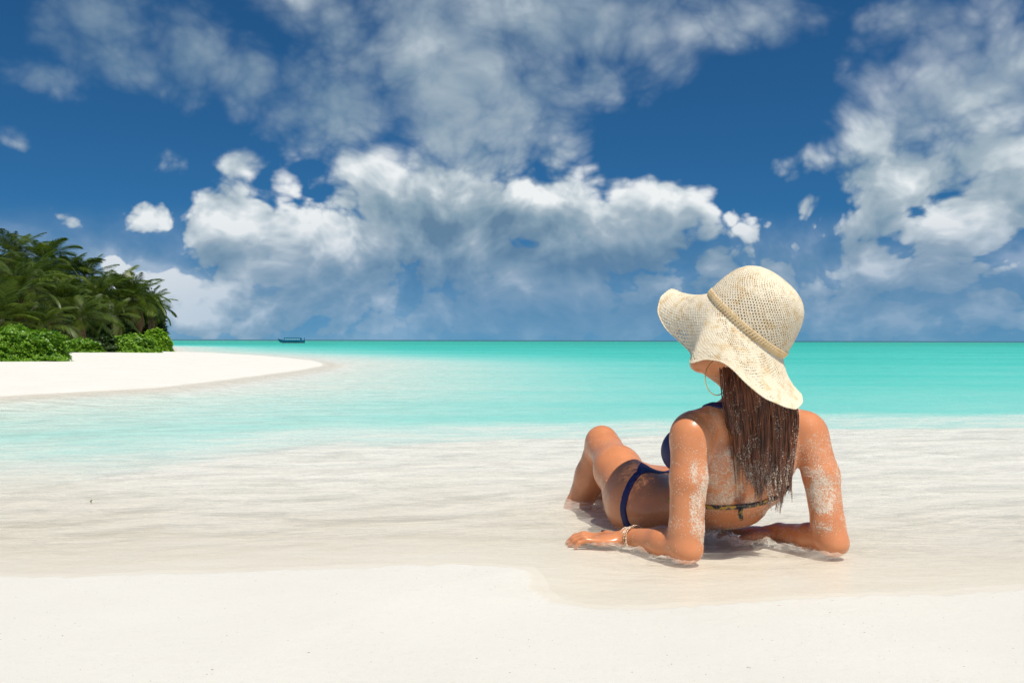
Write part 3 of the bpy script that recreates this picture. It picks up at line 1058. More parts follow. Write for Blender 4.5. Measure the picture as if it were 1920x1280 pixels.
# bracelets on the left wrist, sandy gold beads and chains
ms, g, out = material('sandy gold bracelet')
tp = g.n('ShaderNodeNewGeometry').outputs['Position']
principled(g, out, g.mix(g.rng(g.noise(tp, 300, 2, .7), .45, .55), (.62, .42, .20), (.82, .74, .64)), .4, None, metal=.25)
fa = nrmz(EL - WL); ua = nrmz(np.cross(fa, (0, 1, .01))); va = np.cross(fa, ua)
rng = random.Random(5)
for i, dd in enumerate((-.010, -.001, .007, .015, .024)):
    c = WL + fa * dd
    paths = []
    rr = .0265 + .0007 * i + .22 * max(dd, 0)
    tl, ph = rng.uniform(-.16, .16), rng.uniform(0, 6)
    pts = [c + (rr) * (np.cos(t) * ua + np.sin(t) * va) + fa * tl * rr * np.sin(t + ph) for t in np.linspace(0, 2 * np.pi, 49)]
    paths.append((pts, .0011))
    for t in range(22):
        if i % 2 == 0 or t % 2:
            p0 = pts[(t * 2) % 48]
            nn = nrmz(p0 - c)
            paths.append(([p0 - fa * .002, p0 - fa * .001 + nn * .0002, p0 + fa * .001, p0 + fa * .002], [.0004, .0021, .0021, .0004]))
    v_, f_ = tube_mesh(paths, 6)
    child('bracelet', mesh_from('bracelet', v_, f_), ms)
# ------------------------------------------------------------------ hair, wet and sandy, hanging free behind the back
m, g, out = material('wet brown hair')
tp = g.n('ShaderNodeNewGeometry').outputs['Position']
hv = g.noise(g.vec('MULTIPLY', tp, (1, 1, .06)), 160, 3, .6)
sandy = g.noise(tp, 620, 2, .75)
px_z = g.sep(tp)[2]
amt = g.rng(px_z, .34, .16, .03, .20)
thr = g.math('SUBTRACT', .74, amt)
gm = g.rng(sandy, thr, g.math('ADD', thr, .03))
hc = g.mix(g.rng(hv, .3, .7), (.034, .012, .006), (.26, .085, .036))
principled(g, out, g.mix(gm, hc, (.66, .50, .42)), .33, None, spec=.5)
HAIR = m
rs_ = np.random.RandomState(11)
# scalp cap under the hat
F2 = Field(HC - .13, HC + .13, .005)
F2.ell(HC + HF * -.022 + HU * .020, (HF, HS, HU), (.096, .080, .094), .01)
F2.ell(HC + HF * -.050 + HU * -.045, (HF, HS, HU), (.055, .060, .065), .03)
cv, cq = surface_nets(F2.f, F2.lo, F2.h)
paths = []
ncl = 74
tipx = np.array([1362, 1382, 1400, 1420, 1440, 1455, 1470, 1480, 1492, 1500])
tipy = np.array([840, 900, 930, 948, 962, 966, 962, 955, 930, 905])
for ci in range(ncl):
    s = (ci + rs_.uniform(-.4, .4)) / (ncl - 1)
    s = min(max(s, 0), 1)
    layer = rs_.uniform(0, 1)
    bx = 1372 + s * 124                                     # where it hangs at shoulder height
    ty = np.interp(bx, tipx, tipy) - abs(rs_.normal(0, 38)) * (1 if layer < .75 else .25)
    d_h = 2.082 - .020 * math.sin(math.pi * s) * (1 - layer * .7) + .02 * s
    root = HC + HF * (-.075 + .05 * abs(s - .5)) + HS * (.075 * (.5 - s) * 2 * -1) * 0 + HU * (-.02 - .03 * rs_.rand())
    rootp = P(1362 + s * 100 + rs_.uniform(-4, 4), 668 + 42 * s, 2.110 - .045 * math.sin(math.pi * s))
    mid = P(1364 + s * 126, 735 + 24 * s, 2.085 - .022 * math.sin(math.pi * s) + .010 * s)
    a = P(bx, 800, d_h + .004)
    tipw = bx + rs_.normal(0, 5) + (1445 - bx) * .32
    tip = P(tipw, ty, d_h + .020 + .018 * layer)
    b = P(bx + (1445 - bx) * .08 + rs_.normal(0, 2), 800 + (ty - 800) * .55, d_h + .012)
    ctrl = np.array([rootp, mid, a, b, tip])
    wch = .0075 * rs_.uniform(.6, 1.3)
    nst = 14
    for k in range(nst):
        off = rs_.normal(0, 1, 3) * np.array([wch, wch * .5, 0]) * .75
        n = 15
        t = np.linspace(0, 1, n)
        te = t * (1 - .16 * rs_.rand() ** 2)
        # smooth interpolation through the control points
        seg = te * 4
        i0 = np.clip(seg.astype(int), 0, 3); f = seg - i0
        cp = np.vstack([ctrl[0] * 2 - ctrl[1], ctrl, ctrl[-1] * 2 - ctrl[-2]])
        p0, p1, p2, p3 = cp[i0], cp[i0 + 1], cp[i0 + 2], cp[i0 + 3]
        f_ = f[:, None]
        pt = .5 * (2 * p1 + (p2 - p0) * f_ + (2 * p0 - 5 * p1 + 4 * p2 - p3) * f_ ** 2 + (3 * p1 - p0 - 3 * p2 + p3) * f_ ** 3)
        spread = (1.0 - .93 * te ** 1.25)
        pt = pt + off[None, :] * spread[:, None]
        pt[:, 0] += .0016 * np.sin(t * rs_.uniform(6, 14) + rs_.uniform(0, 6)) * t
        rad = .00125 * rs_.uniform(.6, 1.2) * (1 - .75 * t ** 2.5)
        paths.append((pt, rad))
# a few single strands clinging to the neck and left shoulder blade
for (x0, x1, x2, x3, y3) in [(1356, 1366, 1372, 1380, 905), (1358, 1370, 1375, 1378, 880), (1362, 1378, 1386, 1388, 930), (1354, 1362, 1366, 1374, 860), (1366, 1384, 1390, 1394, 915), (1360, 1374, 1381, 1384, 900)]:
    for k in range(4):
        ctrl = [P(x0, 676, 2.10), P(x1, 740, 2.078), P(x2, 800, 2.090), P(x3, y3, 2.10)]
        ctrl = np.array(ctrl) + rs_.normal(0, .0007, 3)
        t = np.linspace(0, 3, 18)
        pt = np.stack([np.interp(t, [0, 1, 2, 3], ctrl[:, i]) for i in range(3)], 1)
        pt[1:-1] = (pt[:-2] + pt[1:-1] * 2 + pt[2:]) / 4
        pt[:, 0] += .001 * np.sin(np.linspace(0, 9, 18) + rs_.uniform(0, 6))
        paths.append((pt, .0007 * (1 - .5 * t / 3)))
# hair lying over the head and behind the ear, down to the nape
for k in range(420):
    th = rs_.uniform(0, 1)
    st = hp(-.02 - .06 * rs_.rand(), .03 - .05 * rs_.rand(), rs_.uniform(-.075, .075))
    e = P(1360 + 120 * th, 690 + 50 * th, 2.095)
    n = 8
    t = np.linspace(0, 1, n)[:, None]
    pt = st * (1 - t) + e * t
    r_ = pt - HC
    dd = np.linalg.norm(r_, axis=1, keepdims=True)
    pt = HC + r_ / dd * np.maximum(dd, .092)
    paths.append((pt, .0014))
hv_, hf_ = tube_mesh(paths, 4)
allv = np.concatenate([cv, hv_]); allf = np.concatenate([cq[:, ::-1], hf_ + len(cv)])
ho = child('hair', mesh_from('hair', allv, allf), HAIR)
ho['kind'] = 'stuff'

# dried grains of sand: real crumbs on skin and hair
def crumbs(name, pts, rad):
    n = len(pts)
    o = np.array([(1, 0, 0), (0, 1, 0), (0, 0, 1), (-1, 0, 0), (0, -1, 0), (0, 0, -1)], float)
    f = np.array([(0, 1, 2), (1, 3, 2), (3, 4, 2), (4, 0, 2), (1, 0, 5), (3, 1, 5), (4, 3, 5), (0, 4, 5)])
    sc = rad[:, None, None] * (1 + .35 * rs_.uniform(-1, 1, (n, 6, 3)))
    v = pts[:, None, :] + o[None] * sc
    return mesh_from(name, v.reshape(-1, 3), (f[None] + (np.arange(n) * 6)[:, None, None]).reshape(-1, 3), smooth=False)


mgr, g, out = material('white coral grains')
principled(g, out, (.80, .70, .57), .8, None, spec=.3)
fc = quads
tri_w = cover[fc].mean(1)
cum = np.cumsum(np.maximum(tri_w - .03, 0) ** 1.5)
pick = np.searchsorted(cum, rs_.uniform(0, cum[-1], 22000))
w4 = rs_.dirichlet((1, 1, 1, 1), len(pick))
gp = (verts[fc[pick]] * w4[:, :, None]).sum(1)
cl = fbm(gp[:, 0] * 60 + gp[:, 1] * 40, gp[:, 2] * 60, 91, 3)
gp = gp[cl > -.12]
so = child('sand_grains', crumbs('sand_grains', gp, rs_.uniform(.0005, .0013, len(gp))), mgr)
so['kind'] = 'stuff'
hp_ = []
nring = 4
for pt, rad in paths[:ncl * 14]:
    for _ in range(13):
        i = rs_.beta(2.2, 1.1)
        j = i * (len(pt) - 1)
        j0 = int(min(j, len(pt) - 2))
        q = pt[j0] * (1 - j + j0) + pt[j0 + 1] * (j - j0)
        if fbm(np.array([q[0] * 60]), np.array([q[2] * 28]), 95, 3)[0] > -.05: hp_.append(q + rs_.normal(0, .0008, 3) + np.array([0, -.0010, 0]))
so = child('hair_sand', crumbs('hair_sand', np.array(hp_), rs_.uniform(.0004, .0013, len(hp_))), mgr)
so['kind'] = 'stuff'

# ------------------------------------------------------------------ straw hat
HATC = P(1400, 605, 2.12)
A_ = nrmz((.600, -.30, .742))
E1 = nrmz(np.array([.76, -.05, -.65]) - A_ * (np.array([.76, -.05, -.65]) @ A_))
E2 = np.cross(E1, A_)
if E2[1] > 0: E2 = -E2
hat = empty('sun_hat', 'cream woven straw hat with wavy brim and tan braided band on the woman', 'hat', tuple(HATC))


def straw(name, c0, c1, tan=False):
    m, g, out = material(name)
    tp = g.n('ShaderNodeNewGeometry').outputs['Position']
    n1 = g.noise(tp, 38, 4, .65); n2 = g.noise(tp, 420, 3, .7)
    c = g.mix(g.rng(n1, .48, .70, 0, 1), c0, c1)
    c = g.mix(g.rng(n2, .56, .70, 0, .5), c, tuple(x * .55 for x in c1))
    c = g.mix(g.rng(n2, .30, .42, .45, 0), c, (.93, .87, .74))
    p = principled(g, None, c, .62, g.bump(n2, .6, .0012), spec=.3)
    t = g.n('ShaderNodeBsdfTranslucent')
    g.put(t.inputs[0], c)
    mx = g.n('ShaderNodeMixShader'); mx.inputs[0].default_value = .10
    g.link(p.outputs[0], mx.inputs[1]); g.link(t.outputs[0], mx.inputs[2]); g.link(mx.outputs[0], out.inputs[0])
    return m


STRAW = straw('cream straw', (.93, .81, .60), (.80, .60, .34))
BAND = straw('tan raffia', (.86, .66, .38), (.74, .52, .25))


def woven(base_fn, nu, nv, cu, cv_, amp, hole, seed, closed=True):
    """a woven sheet: over-and-under relief, with the open gaps left out"""
    u = np.arange(nu) / nu
    vv = np.linspace(0, 1, nv)
    U, V = np.meshgrid(u, vv)
    Pb = base_fn(U, V)
    du = np.roll(Pb, -1, 1) - np.roll(Pb, 1, 1)
    dv = np.gradient(Pb, axis=0)
    N = np.cross(du, dv); N /= np.linalg.norm(N, axis=2, keepdims=True) + 1e-12
    a = U * cu + V * cv_ + .38 * fbm(U * 34, V * 9, seed, 2); b = U * cu - V * cv_ + .38 * fbm(U * 34 + 50, V * 9, seed + 5, 2)
    sa_, sb_ = np.abs(((a) % 1) - .5) * 2, np.abs(((b) % 1) - .5) * 2     # 1 at the gap lines
    over = np.cos(2 * np.pi * (np.floor(a + .0) + np.floor(b)) * .5)
    rel = amp * ((1 - sa_ ** 2) * (.6 + .4 * over) + (1 - sb_ ** 2) * (.6 - .4 * over) - .8)
    rel += amp * .55 * fbm(U * cu * 1.7, V * cv_ * 1.7, seed + 9, 2)
    Pt = Pb + N * rel[..., None]
    fcs = grid_faces(nv, nu, True)
    ja = ((sa_ > 1 - hole[0]) & (sb_ > 1 - hole[0]))
    dens = hole[1](U, V)
    rnd = vnoise(np.floor(a) * 3.1, np.floor(b) * 2.7, seed + 3) + .5
    gap = ja & (rnd < dens)
    gap = gap[:-1].reshape(-1)
    return Pt.reshape(-1, 3), fcs[~gap]


def crown_prof(v):
    """height and radius from the band to the top"""
    ks = np.array([0, .12, .28, .45, .60, .74, .86, .94, 1.0])
    rr = np.interp(v, ks, [.1190, .1165, .1105, .1010, .0870, .0665, .0415, .0200, .0008])
    hh = np.interp(v, ks, [-.004, .024, .056, .085, .108, .124, .133, .136, .1365])
    return rr, hh


def smooth_prof(v):
    r, h = 0, 0
    for o in (-.05, -.025, 0, .025, .05):
        a, b = crown_prof(np.clip(v + o * np.sin(np.pi * v), 0, 1)); r = r + a / 5; h = h + b / 5
    return r, h


def crown_pt(U, V):
    r, h = smooth_prof(V)
    th = 2 * np.pi * U
    squ = 1 + .020 * np.cos(3 * th + 1) * np.sin(np.pi * V) + .012 * np.cos(2 * th)
    sk = np.array([0.0, 0.0])
    p = HATC + A_ * h[..., None] + (r * squ)[..., None] * (np.cos(th)[..., None] * E1 + np.sin(th)[..., None] * E2)
    # the crown leans a little towards its right side
    return p - E1 * (.005 * np.sin(np.pi * np.clip(V, 0, 1)))[..., None]


cvv, cff = woven(crown_pt, 640, 190, 62, 25, .0009, (.43, lambda U, V: np.clip(.95 - 1.6 * np.clip(V - .50, 0, 1) - .5 * np.clip(.12 - V, 0, 1) / .12 - .55 * np.abs(vnoise(U * 9, V * 4, 3)), 0, 1)), 7)


def hat_part(name, v_, f_, mat, th=.0014):
    o = child(name, mesh_from(name, v_, f_), mat, hat)
    if th:
        md = o.modifiers.new('thickness', 'SOLIDIFY'); md.thickness = th; md.offset = -1
    return o


hat_part('crown', cvv, cff, STRAW)
# brim: its free edge waves up in front of the face and down over the nape
rimc = [(15, P(1506, 752, 2.04)), (30, P(1494, 764, 2.00)), (45, P(1470, 763, 1.975)), (60, P(1438, 747, 1.965)), (75, P(1406, 718, 1.965)), (90, P(1376, 694, 1.975)), (105, P(1350, 677, 1.99)),
        (120, P(1324, 669, 2.01)), (133, P(1293, 679, 2.03)), (144, P(1297, 664, 2.085)), (155, P(1272, 640, 2.15)), (166, P(1248, 614, 2.18)), (178, P(1234, 582, 2.21)), (192, P(1238, 556, 2.24)), (207, P(1258, 541, 2.27)),
        (228, P(1300, 556, 2.345)), (250, P(1350, 580, 2.35)), (275, P(1410, 625, 2.33)), (300, P(1452, 668, 2.27)), (325, P(1480, 705, 2.19)), (348, P(1498, 735, 2.10))]
ra = np.array([a for a, _ in rimc], float); rp = np.array([p for _, p in rimc])
ra3 = np.concatenate([ra - 360, ra, ra + 360]); rp3 = np.concatenate([rp, rp, rp])


def rim_pt(deg):
    q = np.stack([np.interp(deg % 360, ra3, rp3[:, i]) for i in range(3)], -1)
    return q


_tab = rim_pt(np.arange(0, 360, .5))
_ker = np.exp(-.5 * (np.arange(-12, 13) / 5.0) ** 2); _ker /= _ker.sum()
_tab = sum(np.roll(_tab, k, 0) * w for k, w in zip(range(-12, 13), _ker))


def brim_pt(U, V):
    th = 2 * np.pi * U
    inner = HATC + A_ * (-.004) + .1190 * (np.cos(th)[..., None] * E1 + np.sin(th)[..., None] * E2)
    j = (U * 720) % 720
    j0 = j.astype(int) % 720; f = (j - np.floor(j))[..., None]
    outer = _tab[j0] * (1 - f) + _tab[(j0 + 1) % 720] * f
    e = outer - inner
    rad = np.cos(th)[..., None] * E1 + np.sin(th)[..., None] * E2
    # leaves the crown downwards, then bells out
    ctl = inner + rad * .020 - A_ * .030 + e * .22
    t = V[..., None]
    q = inner * (1 - t) ** 2 + ctl * 2 * t * (1 - t) + outer * t ** 2
    q = q + A_ * (.0035 * np.sin(th * 7 + 2) * V * np.sin(np.pi * V * .5))[..., None]
    return q


bvv, bff = woven(brim_pt, 900, 96, 92, 17, .0010, (.46, lambda U, V: np.clip(.42 + 1.1 * vnoise(U * 14, V * 3, 33) - .25 * V, 0, .85) * (V < .96)), 23)
hat_part('brim', bvv, bff, STRAW)
ep = brim_pt(np.arange(0, 400) / 400.0, np.ones(400))
ep = np.vstack([ep, ep[:2]])
v_, f_ = tube_mesh([(ep, .0017 + .0004 * np.sin(np.arange(402) * 1.9))], 6)
hat_part('brim_edge', v_, f_, STRAW, 0)
# braided band: three raffia strands plaited round the foot of the crown
pp = []
for s in range(3):
    t = np.linspace(0, 2 * np.pi, 900)
    ph = t * 30 + s * 2 * np.pi / 3
    for sub in (-.0019, 0, .0019):
        w_ = .0058 * np.sin(ph) + sub
        r_ = .1210 + .0016 * np.sin(2 * ph + .6)
        pp.append((HATC + A_ * (.004 + w_)[:, None] + r_[:, None] * (np.cos(t)[:, None] * E1 + np.sin(t)[:, None] * E2) + 0, .0014))
v_, f_ = tube_mesh(pp, 6)
hat_part('hat_band', v_, f_, BAND, 0)
# ------------------------------------------------------------------ island plants
rl = random.Random(3)


def leaf_material(name, c0, c1, rough=.45, trans=.30):
    m, g, out = material(name)
    oi = g.n('ShaderNodeObjectInfo').outputs['Random']
    tp = g.n('ShaderNodeTexCoord').outputs['Object']
    at_ = g.n('ShaderNodeAttribute', attribute_name='tone').outputs['Fac']
    n = g.noise(tp, 2.2, 3, .6)
    f = g.math('ADD', g.math('MULTIPLY', at_, .65), g.math('MULTIPLY', n, .45))
    f = g.math('ADD', f, g.math('MULTIPLY', g.math('SUBTRACT', oi, .5), .28), clamp=True)
    c = g.ramp(f, [(.12, c0), (.85, c1)])
    p = principled(g, None, c, rough, None, spec=.4)
    t = g.n('ShaderNodeBsdfTranslucent')
    g.put(t.inputs[0], g.mix(1.0, c, (1.1, 1.25, .5), 'MULTIPLY'))
    mx = g.n('ShaderNodeMixShader'); mx.inputs[0].default_value = trans
    g.link(p.outputs[0], mx.inputs[1]); g.link(t.outputs[0], mx.inputs[2]); g.link(mx.outputs[0], out.inputs[0])
    return m


FROND = leaf_material('palm frond green', (.011, .038, .005), (.12, .165, .016), .42, .25)
FROND_DRY = leaf_material('dry palm frond', (.10, .055, .02), (.28, .17, .07), .7, .2)
BUSHM = leaf_material('beach shrub leaf', (.035, .14, .008), (.30, .50, .040), .4, .3)
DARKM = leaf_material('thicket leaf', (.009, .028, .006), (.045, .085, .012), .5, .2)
m, g, out = material('palm bark')
tp = g.n('ShaderNodeTexCoord').outputs['Object']
bn = g.noise(g.vec('MULTIPLY', tp, (1, 1, 6)), 6, 4, .6)
principled(g, out, g.ramp(bn, [(.3, (.09, .065, .045)), (.7, (.26, .20, .14))]), .9, g.bump(bn, .6, .02))
BARK = m


def frond_mesh(seed, L=2.3, droop=1.0, dead=False):
    r = np.random.RandomState(seed)
    n = 15
    t = np.linspace(0, 1, n)
    ang = 0.10 - droop * 1.25 * t ** 1.5          # slope of the midrib
    ds = L / (n - 1)
    x = np.concatenate([[0], np.cumsum(np.cos(ang[:-1]) * ds)]); z = np.concatenate([[0], np.cumsum(np.sin(ang[:-1]) * ds)])
    y = .06 * L * np.sin(t * 2.2) * r.uniform(-1, 1)
    mid = np.stack([x, y, z], 1)
    V, Fq, tone = [], [], []
    # midrib
    for i in range(n):
        w = .022 * (1 - .85 * t[i]) * L / 2.3
        V += [mid[i] + (0, -w, 0), mid[i] + (0, w, 0), mid[i] + (0, 0, -w * 1.4)]; tone += [.75] * 3
    for i in range(n - 1):
        a = i * 3
        Fq += [(a, a + 3, a + 4, a + 1), (a + 1, a + 4, a + 5, a + 2), (a + 2, a + 5, a + 3, a)]
    nl = 34
    for s in (-1, 1):
        for k in range(nl):
            tt = .13 + .86 * (k + r.uniform(-.3, .3)) / nl
            tt = min(tt, .995)
            j = tt * (n - 1); j0 = int(j); f = j - j0
            p = mid[j0] * (1 - f) + mid[min(j0 + 1, n - 1)] * f
            sl = np.interp(tt, t, ang)
            ln = L * (.30 * math.sin(math.pi * min(1, tt * .92 + .12)) ** .7 + .035) * r.uniform(.85, 1.1)
            fw = .55 + .75 * tt
            dr = np.array([math.cos(sl) * fw, s * 1.0, math.sin(sl) * fw + (.10 if not dead else -.5)])
            dr /= np.linalg.norm(dr)
            wv = np.cross(dr, (0, 0, 1)); wv /= np.linalg.norm(wv) + 1e-9
            wd = .017 * L / 2.3 * r.uniform(.9, 1.3)
            hang = r.uniform(.35, .75) * (1.6 if dead else 1)
            q1 = p + dr * ln * .5 + np.array([0, 0, -hang * ln * .14])
            q2 = p + dr * ln * .9 + np.array([0, 0, -hang * ln * .52])
            b = len(V)
            V += [p - wv * wd * .6, p + wv * wd * .6, q1 + wv * wd, q1 - wv * wd, q2 + wv * wd * .15, q2 - wv * wd * .15]
            tn = r.uniform(.1, .75)
            tone += [tn + .1, tn + .1, tn, tn, tn - .1, tn - .1]
            Fq += [(b, b + 1, b + 2, b + 3), (b + 3, b + 2, b + 4, b + 5)]
    me = mesh_from('frond', np.array(V), np.array(Fq))
    float_attr(me, 'tone', tone)
    me.materials.append(FROND_DRY if dead else FROND)
    return me


FR = [frond_mesh(s, 2.4, d) for s, d in [(1, .55), (2, .85), (3, 1.1), (4, 1.35), (5, .7), (6, 1.0)]]
FRD = [frond_mesh(9, 2.0, 1.5, True), frond_mesh(10, 1.8, 1.2, True)]


def palm(px, py, d, size, label, lean=(0, 0), nf=28, gz_=0.05, dead=2, young=False, seed=0):
    """crown centre as seen at px, py, at distance d"""
    r = random.Random(seed * 7 + 1)
    c = P(px, py, d)
    base = np.array([c[0] + lean[0], c[1] + lean[1], gz_])
    o = empty('coconut_palm', label, 'palm tree', tuple(base), 'coconut palms on the island')
    top = c - base
    n = 9
    t = np.linspace(0, 1, n)[:, None]
    bow = np.array([-lean[0] * .35, 0, 0]) * np.sin(np.pi * t)
    pts = top * t + bow
    rad = np.linspace(.15, .085, n) * size * (1 + .35 * np.exp(-np.linspace(0, 1, n) * 9))
    v_, f_ = tube_mesh([(pts, rad)], 10)
    tr_ = link_obj('trunk', mesh_from('trunk', v_, f_), BARK, o)
    nf += 4
    for k in range(nf):
        u = k / (nf - 1)
        azm = k * 2.39996 + r.uniform(-.25, .25)
        pitch = 78 - 105 * u ** .85 + r.uniform(-8, 8)
        if young: pitch = 82 - 70 * u
        me_ = FR[min(5, int(u * 3) + r.choice([0, 1, 2]))]
        f = bpy.data.objects.new('frond', me_)
        COL.objects.link(f)
        f.parent = o
        f.location = tuple(top + np.array([0, 0, -.10 * u]))
        f.rotation_euler = (r.uniform(-.3, .3), -R(pitch), azm)
        s_ = size * r.uniform(.68, .95) * (.72 if u < .12 else 1)
        f.scale = (s_, s_, s_)
    for k in range(dead):
        f = bpy.data.objects.new('dry_frond', FRD[k % 2])
        COL.objects.link(f)
        f.parent = o
        f.location = tuple(top + np.array([0, 0, -.15]))
        f.rotation_euler = (r.uniform(-.3, .3), R(r.uniform(38, 62)), r.uniform(0, 6.28))
        s_ = size * r.uniform(.7, .95)
        f.scale = (s_, s_, s_)
    return o


PALMS = [
    (38, 545, 34, 1.0, 'big coconut palm with long arching fronds behind the brightest shrub', (.4, .3), 26),
    (22, 478, 44, 1.05, 'tall palm with upright fronds topping the grove at its upper left corner', (.5, 0), 24),
    (82, 490, 43, 1.05, 'tall palm with spiky upright fronds at the highest point of the grove', (-.4, 0), 24),
    (112, 573, 38, .95, 'bright young palm in the middle of the grove with upright light green centre', (.2, 0), 22),
    (150, 596, 37, .85, 'low arching palm right of the bright young one above the dry leaf litter', (-.3, 0), 22),
    (160, 522, 47, 1.0, 'palm on the skyline just left of the white cloud with dark fingers of fronds', (.3, 0), 22),
    (186, 556, 44, .95, 'mid grove palm with long fronds sweeping right below the skyline', (-.6, 0), 24),
    (221, 545, 50, .95, 'dark palm on the skyline behind the leaning pale trunk', (.3, 0), 22),
    (252, 560, 46, 1.15, 'rightmost palm with leaning pale trunk and fronds blown to the right', (-.9, -.2), 26),
    (280, 575, 49, .95, 'low dark palm at the right end of the grove above the last shrubs', (.1, 0), 20),
    (62, 520, 40, .95, 'palm filling the gap between the big left palm and the highest one', (.3, 0), 22),
    (124, 515, 46, .95, 'palm on the sloping skyline right of the highest palm', (.1, 0), 22),
    (0, 600, 31, .9, 'palm cut by the left edge of the photo over the front shrub', (.2, 0), 20),
    (78, 612, 33, .75, 'low palm with hanging fronds directly behind the front shrub', (.1, 0), 20),
    (215, 592, 42, .75, 'short palm in shade left of the leaning pale trunk', (.2, 0), 18),
    (0, 510, 50, 1.1, 'palm behind the others at the left edge of the skyline', (.2, 0), 20),
    (-70, 500, 46, 1.1, 'palm outside the left edge of the photo, next in the grove', (.2, 0), 18),
    (-60, 590, 33, 1.0, 'nearer palm outside the left edge of the photo', (.2, 0), 18),
]
for i, (px, py, d, s_, lab, lean, nf) in enumerate(PALMS):
    palm(px, py, d, s_, lab, lean, nf, dead=3 if i in (3, 4, 8, 13) else 1, young=(i in (3,)), seed=i)


def bush(name, label, cat, cx, cy, rx, ry, h, n, leaf, mat, seed, group, z0=.05, up=.55):
    r = np.random.RandomState(seed)
    o = empty(name, label, cat, (cx, cy, z0), group)
    # leaf rosettes on a lumpy mound, denser at its skin
    th = r.uniform(0, 2 * np.pi, n); cz = r.uniform(-.15, 1, n)
    rr = np.sqrt(np.clip(1 - cz ** 2, 0, 1))
    dirs = np.stack([rr * np.cos(th), rr * np.sin(th), cz], 1)
    lump = 1 + .26 * fbm(th * 1.6 + cz * 2.0, cz * 3 + 4, seed, 3) + .16 * fbm(th * 6, cz * 8, seed + 5, 2)
    dep_ = 1 - .42 * r.uniform(0, 1, n) ** 2.2
    c = dirs * (lump * dep_)[:, None] * np.array([rx, ry, h])
    c[:, 2] = np.maximum(c[:, 2], .01)
    nlf = 5
    cen = np.repeat(c, nlf, 0)
    out_ = np.repeat(dirs, nlf, 0)
    az_ = r.uniform(0, 2 * np.pi, len(cen))
    upv = out_ * .7 + np.array([0, 0, up]); upv /= np.linalg.norm(upv, axis=1, keepdims=True)
    t1 = np.cross(upv, r.normal(0, 1, (len(cen), 3))); t1 /= np.linalg.norm(t1, axis=1, keepdims=True)
    ld = t1 * .85 + upv * r.uniform(.15, .9, (len(cen), 1)); ld /= np.linalg.norm(ld, axis=1, keepdims=True)
    sd = np.cross(ld, upv); sd /= np.linalg.norm(sd, axis=1, keepdims=True) + 1e-9
    ln = leaf * r.uniform(.7, 1.25, (len(cen), 1)); wd = ln * .24
    p0 = cen + ld * ln * .05
    pm = cen + ld * ln * .6
    pe = cen + ld * ln + np.array([0, 0, -.12]) * ln
    V = np.stack([p0, pm + sd * wd, pe, pm - sd * wd], 1).reshape(-1, 3)
    Fq = np.arange(len(cen) * 4).reshape(-1, 4)
    me = mesh_from('foliage', V, Fq, smooth=False)
    tn = np.repeat(np.clip(.5 + r.normal(0, .22, len(cen)) + .15 * np.repeat(r.normal(0, 1, n), nlf), 0, 1), 4)
    float_attr(me, 'tone', tn)
    f = link_obj('foliage', me, mat, o)
    # woody stems
    ps = []
    for k in range(9):
        e = c[r.randint(n)] * .8
        a = np.array([e[0] * .25, e[1] * .25, -.05])
        ps.append((np.array([a, a * .5 + e * .5 + (0, 0, h * .1), e]), np.array([.02, .014, .006]) * max(1, h)))
    v_, f_ = tube_mesh(ps, 5)
    st_ = link_obj('stems', mesh_from('stems', v_, f_), BARK, o)
    st_['kind'] = 'stuff'
    return o


def bush_px(px, py_base, d, wpx, hpx, n, leaf, mat, label, seed, name='beach_shrub', cat='shrub', group='shrubs along the island beach', deepf=.8):
    x = (px - 960) / FOC * d
    rx = wpx / FOC * d / 2
    return bush(name, label, cat, x, d, rx, rx * deepf, hpx / FOC * d, n, leaf, mat, seed, group)


bush_px(22, 690, 16.6, 215, 66, 9000, .058, BUSHM, 'big bright green shrub nearest the camera at the left end of the white beach', 1)
bush_px(-95, 695, 16.5, 180, 85, 3600, .07, BUSHM, 'shrub outside the left edge of the photo beside the big bright one', 2)
bush_px(28, 660, 21.5, 90, 56, 3200, .07, BUSHM, 'smaller green shrub rising just behind the big bright one', 3)
bush_px(150, 668, 27.5, 80, 26, 1800, .10, BUSHM, 'low dark green shrub right of the big bright one under the palms', 4)
bush_px(240, 665, 29.0, 110, 34, 2600, .10, BUSHM, 'wide green shrub at the foot of the leaning palm', 5)
bush_px(292, 662, 34.0, 56, 38, 2200, .11, BUSHM, 'last green shrub at the right tip of the grove', 6)
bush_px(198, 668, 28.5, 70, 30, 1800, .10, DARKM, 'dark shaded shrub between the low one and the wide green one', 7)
THK = [(20, 640, 40, 200, 120), (100, 645, 42, 170, 120), (170, 645, 45, 150, 100), (240, 648, 50, 125, 112), (278, 648, 52, 66, 92), (60, 640, 52, 220, 160), (-80, 640, 44, 200, 150), (200, 646, 56, 150, 105)]
TL = ['dark broadleaf thicket behind the big left palm', 'dark thicket behind the bright young palm', 'dark thicket in the middle of the grove', 'dark thicket behind the leaning pale trunk',
      'dark thicket at the right end of the grove', 'tallest dark thicket at the back of the grove', 'dark thicket outside the left edge of the photo', 'dark thicket at the back right of the grove']
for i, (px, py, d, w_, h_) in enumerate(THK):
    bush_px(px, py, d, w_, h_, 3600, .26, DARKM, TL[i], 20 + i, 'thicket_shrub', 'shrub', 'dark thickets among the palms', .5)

# ------------------------------------------------------------------ boat on the lagoon
bx_, bd = (548 - 960) / FOC * 165, 165.0
boat = empty('dhoni_boat', 'small blue passenger boat with canopy cabin far out on the lagoon near the horizon', 'boat', (bx_, bd, 0))


def paint(name, c, rough=.45):
    m, g, out = material(name)
    tp = g.n('ShaderNodeTexCoord').outputs['Object']
    n = g.noise(tp, 3, 4, .6)
    principled(g, out, g.mix(g.rng(n, .4, .7, 0, .35), c, tuple(x * .6 for x in c)), rough)
    return m


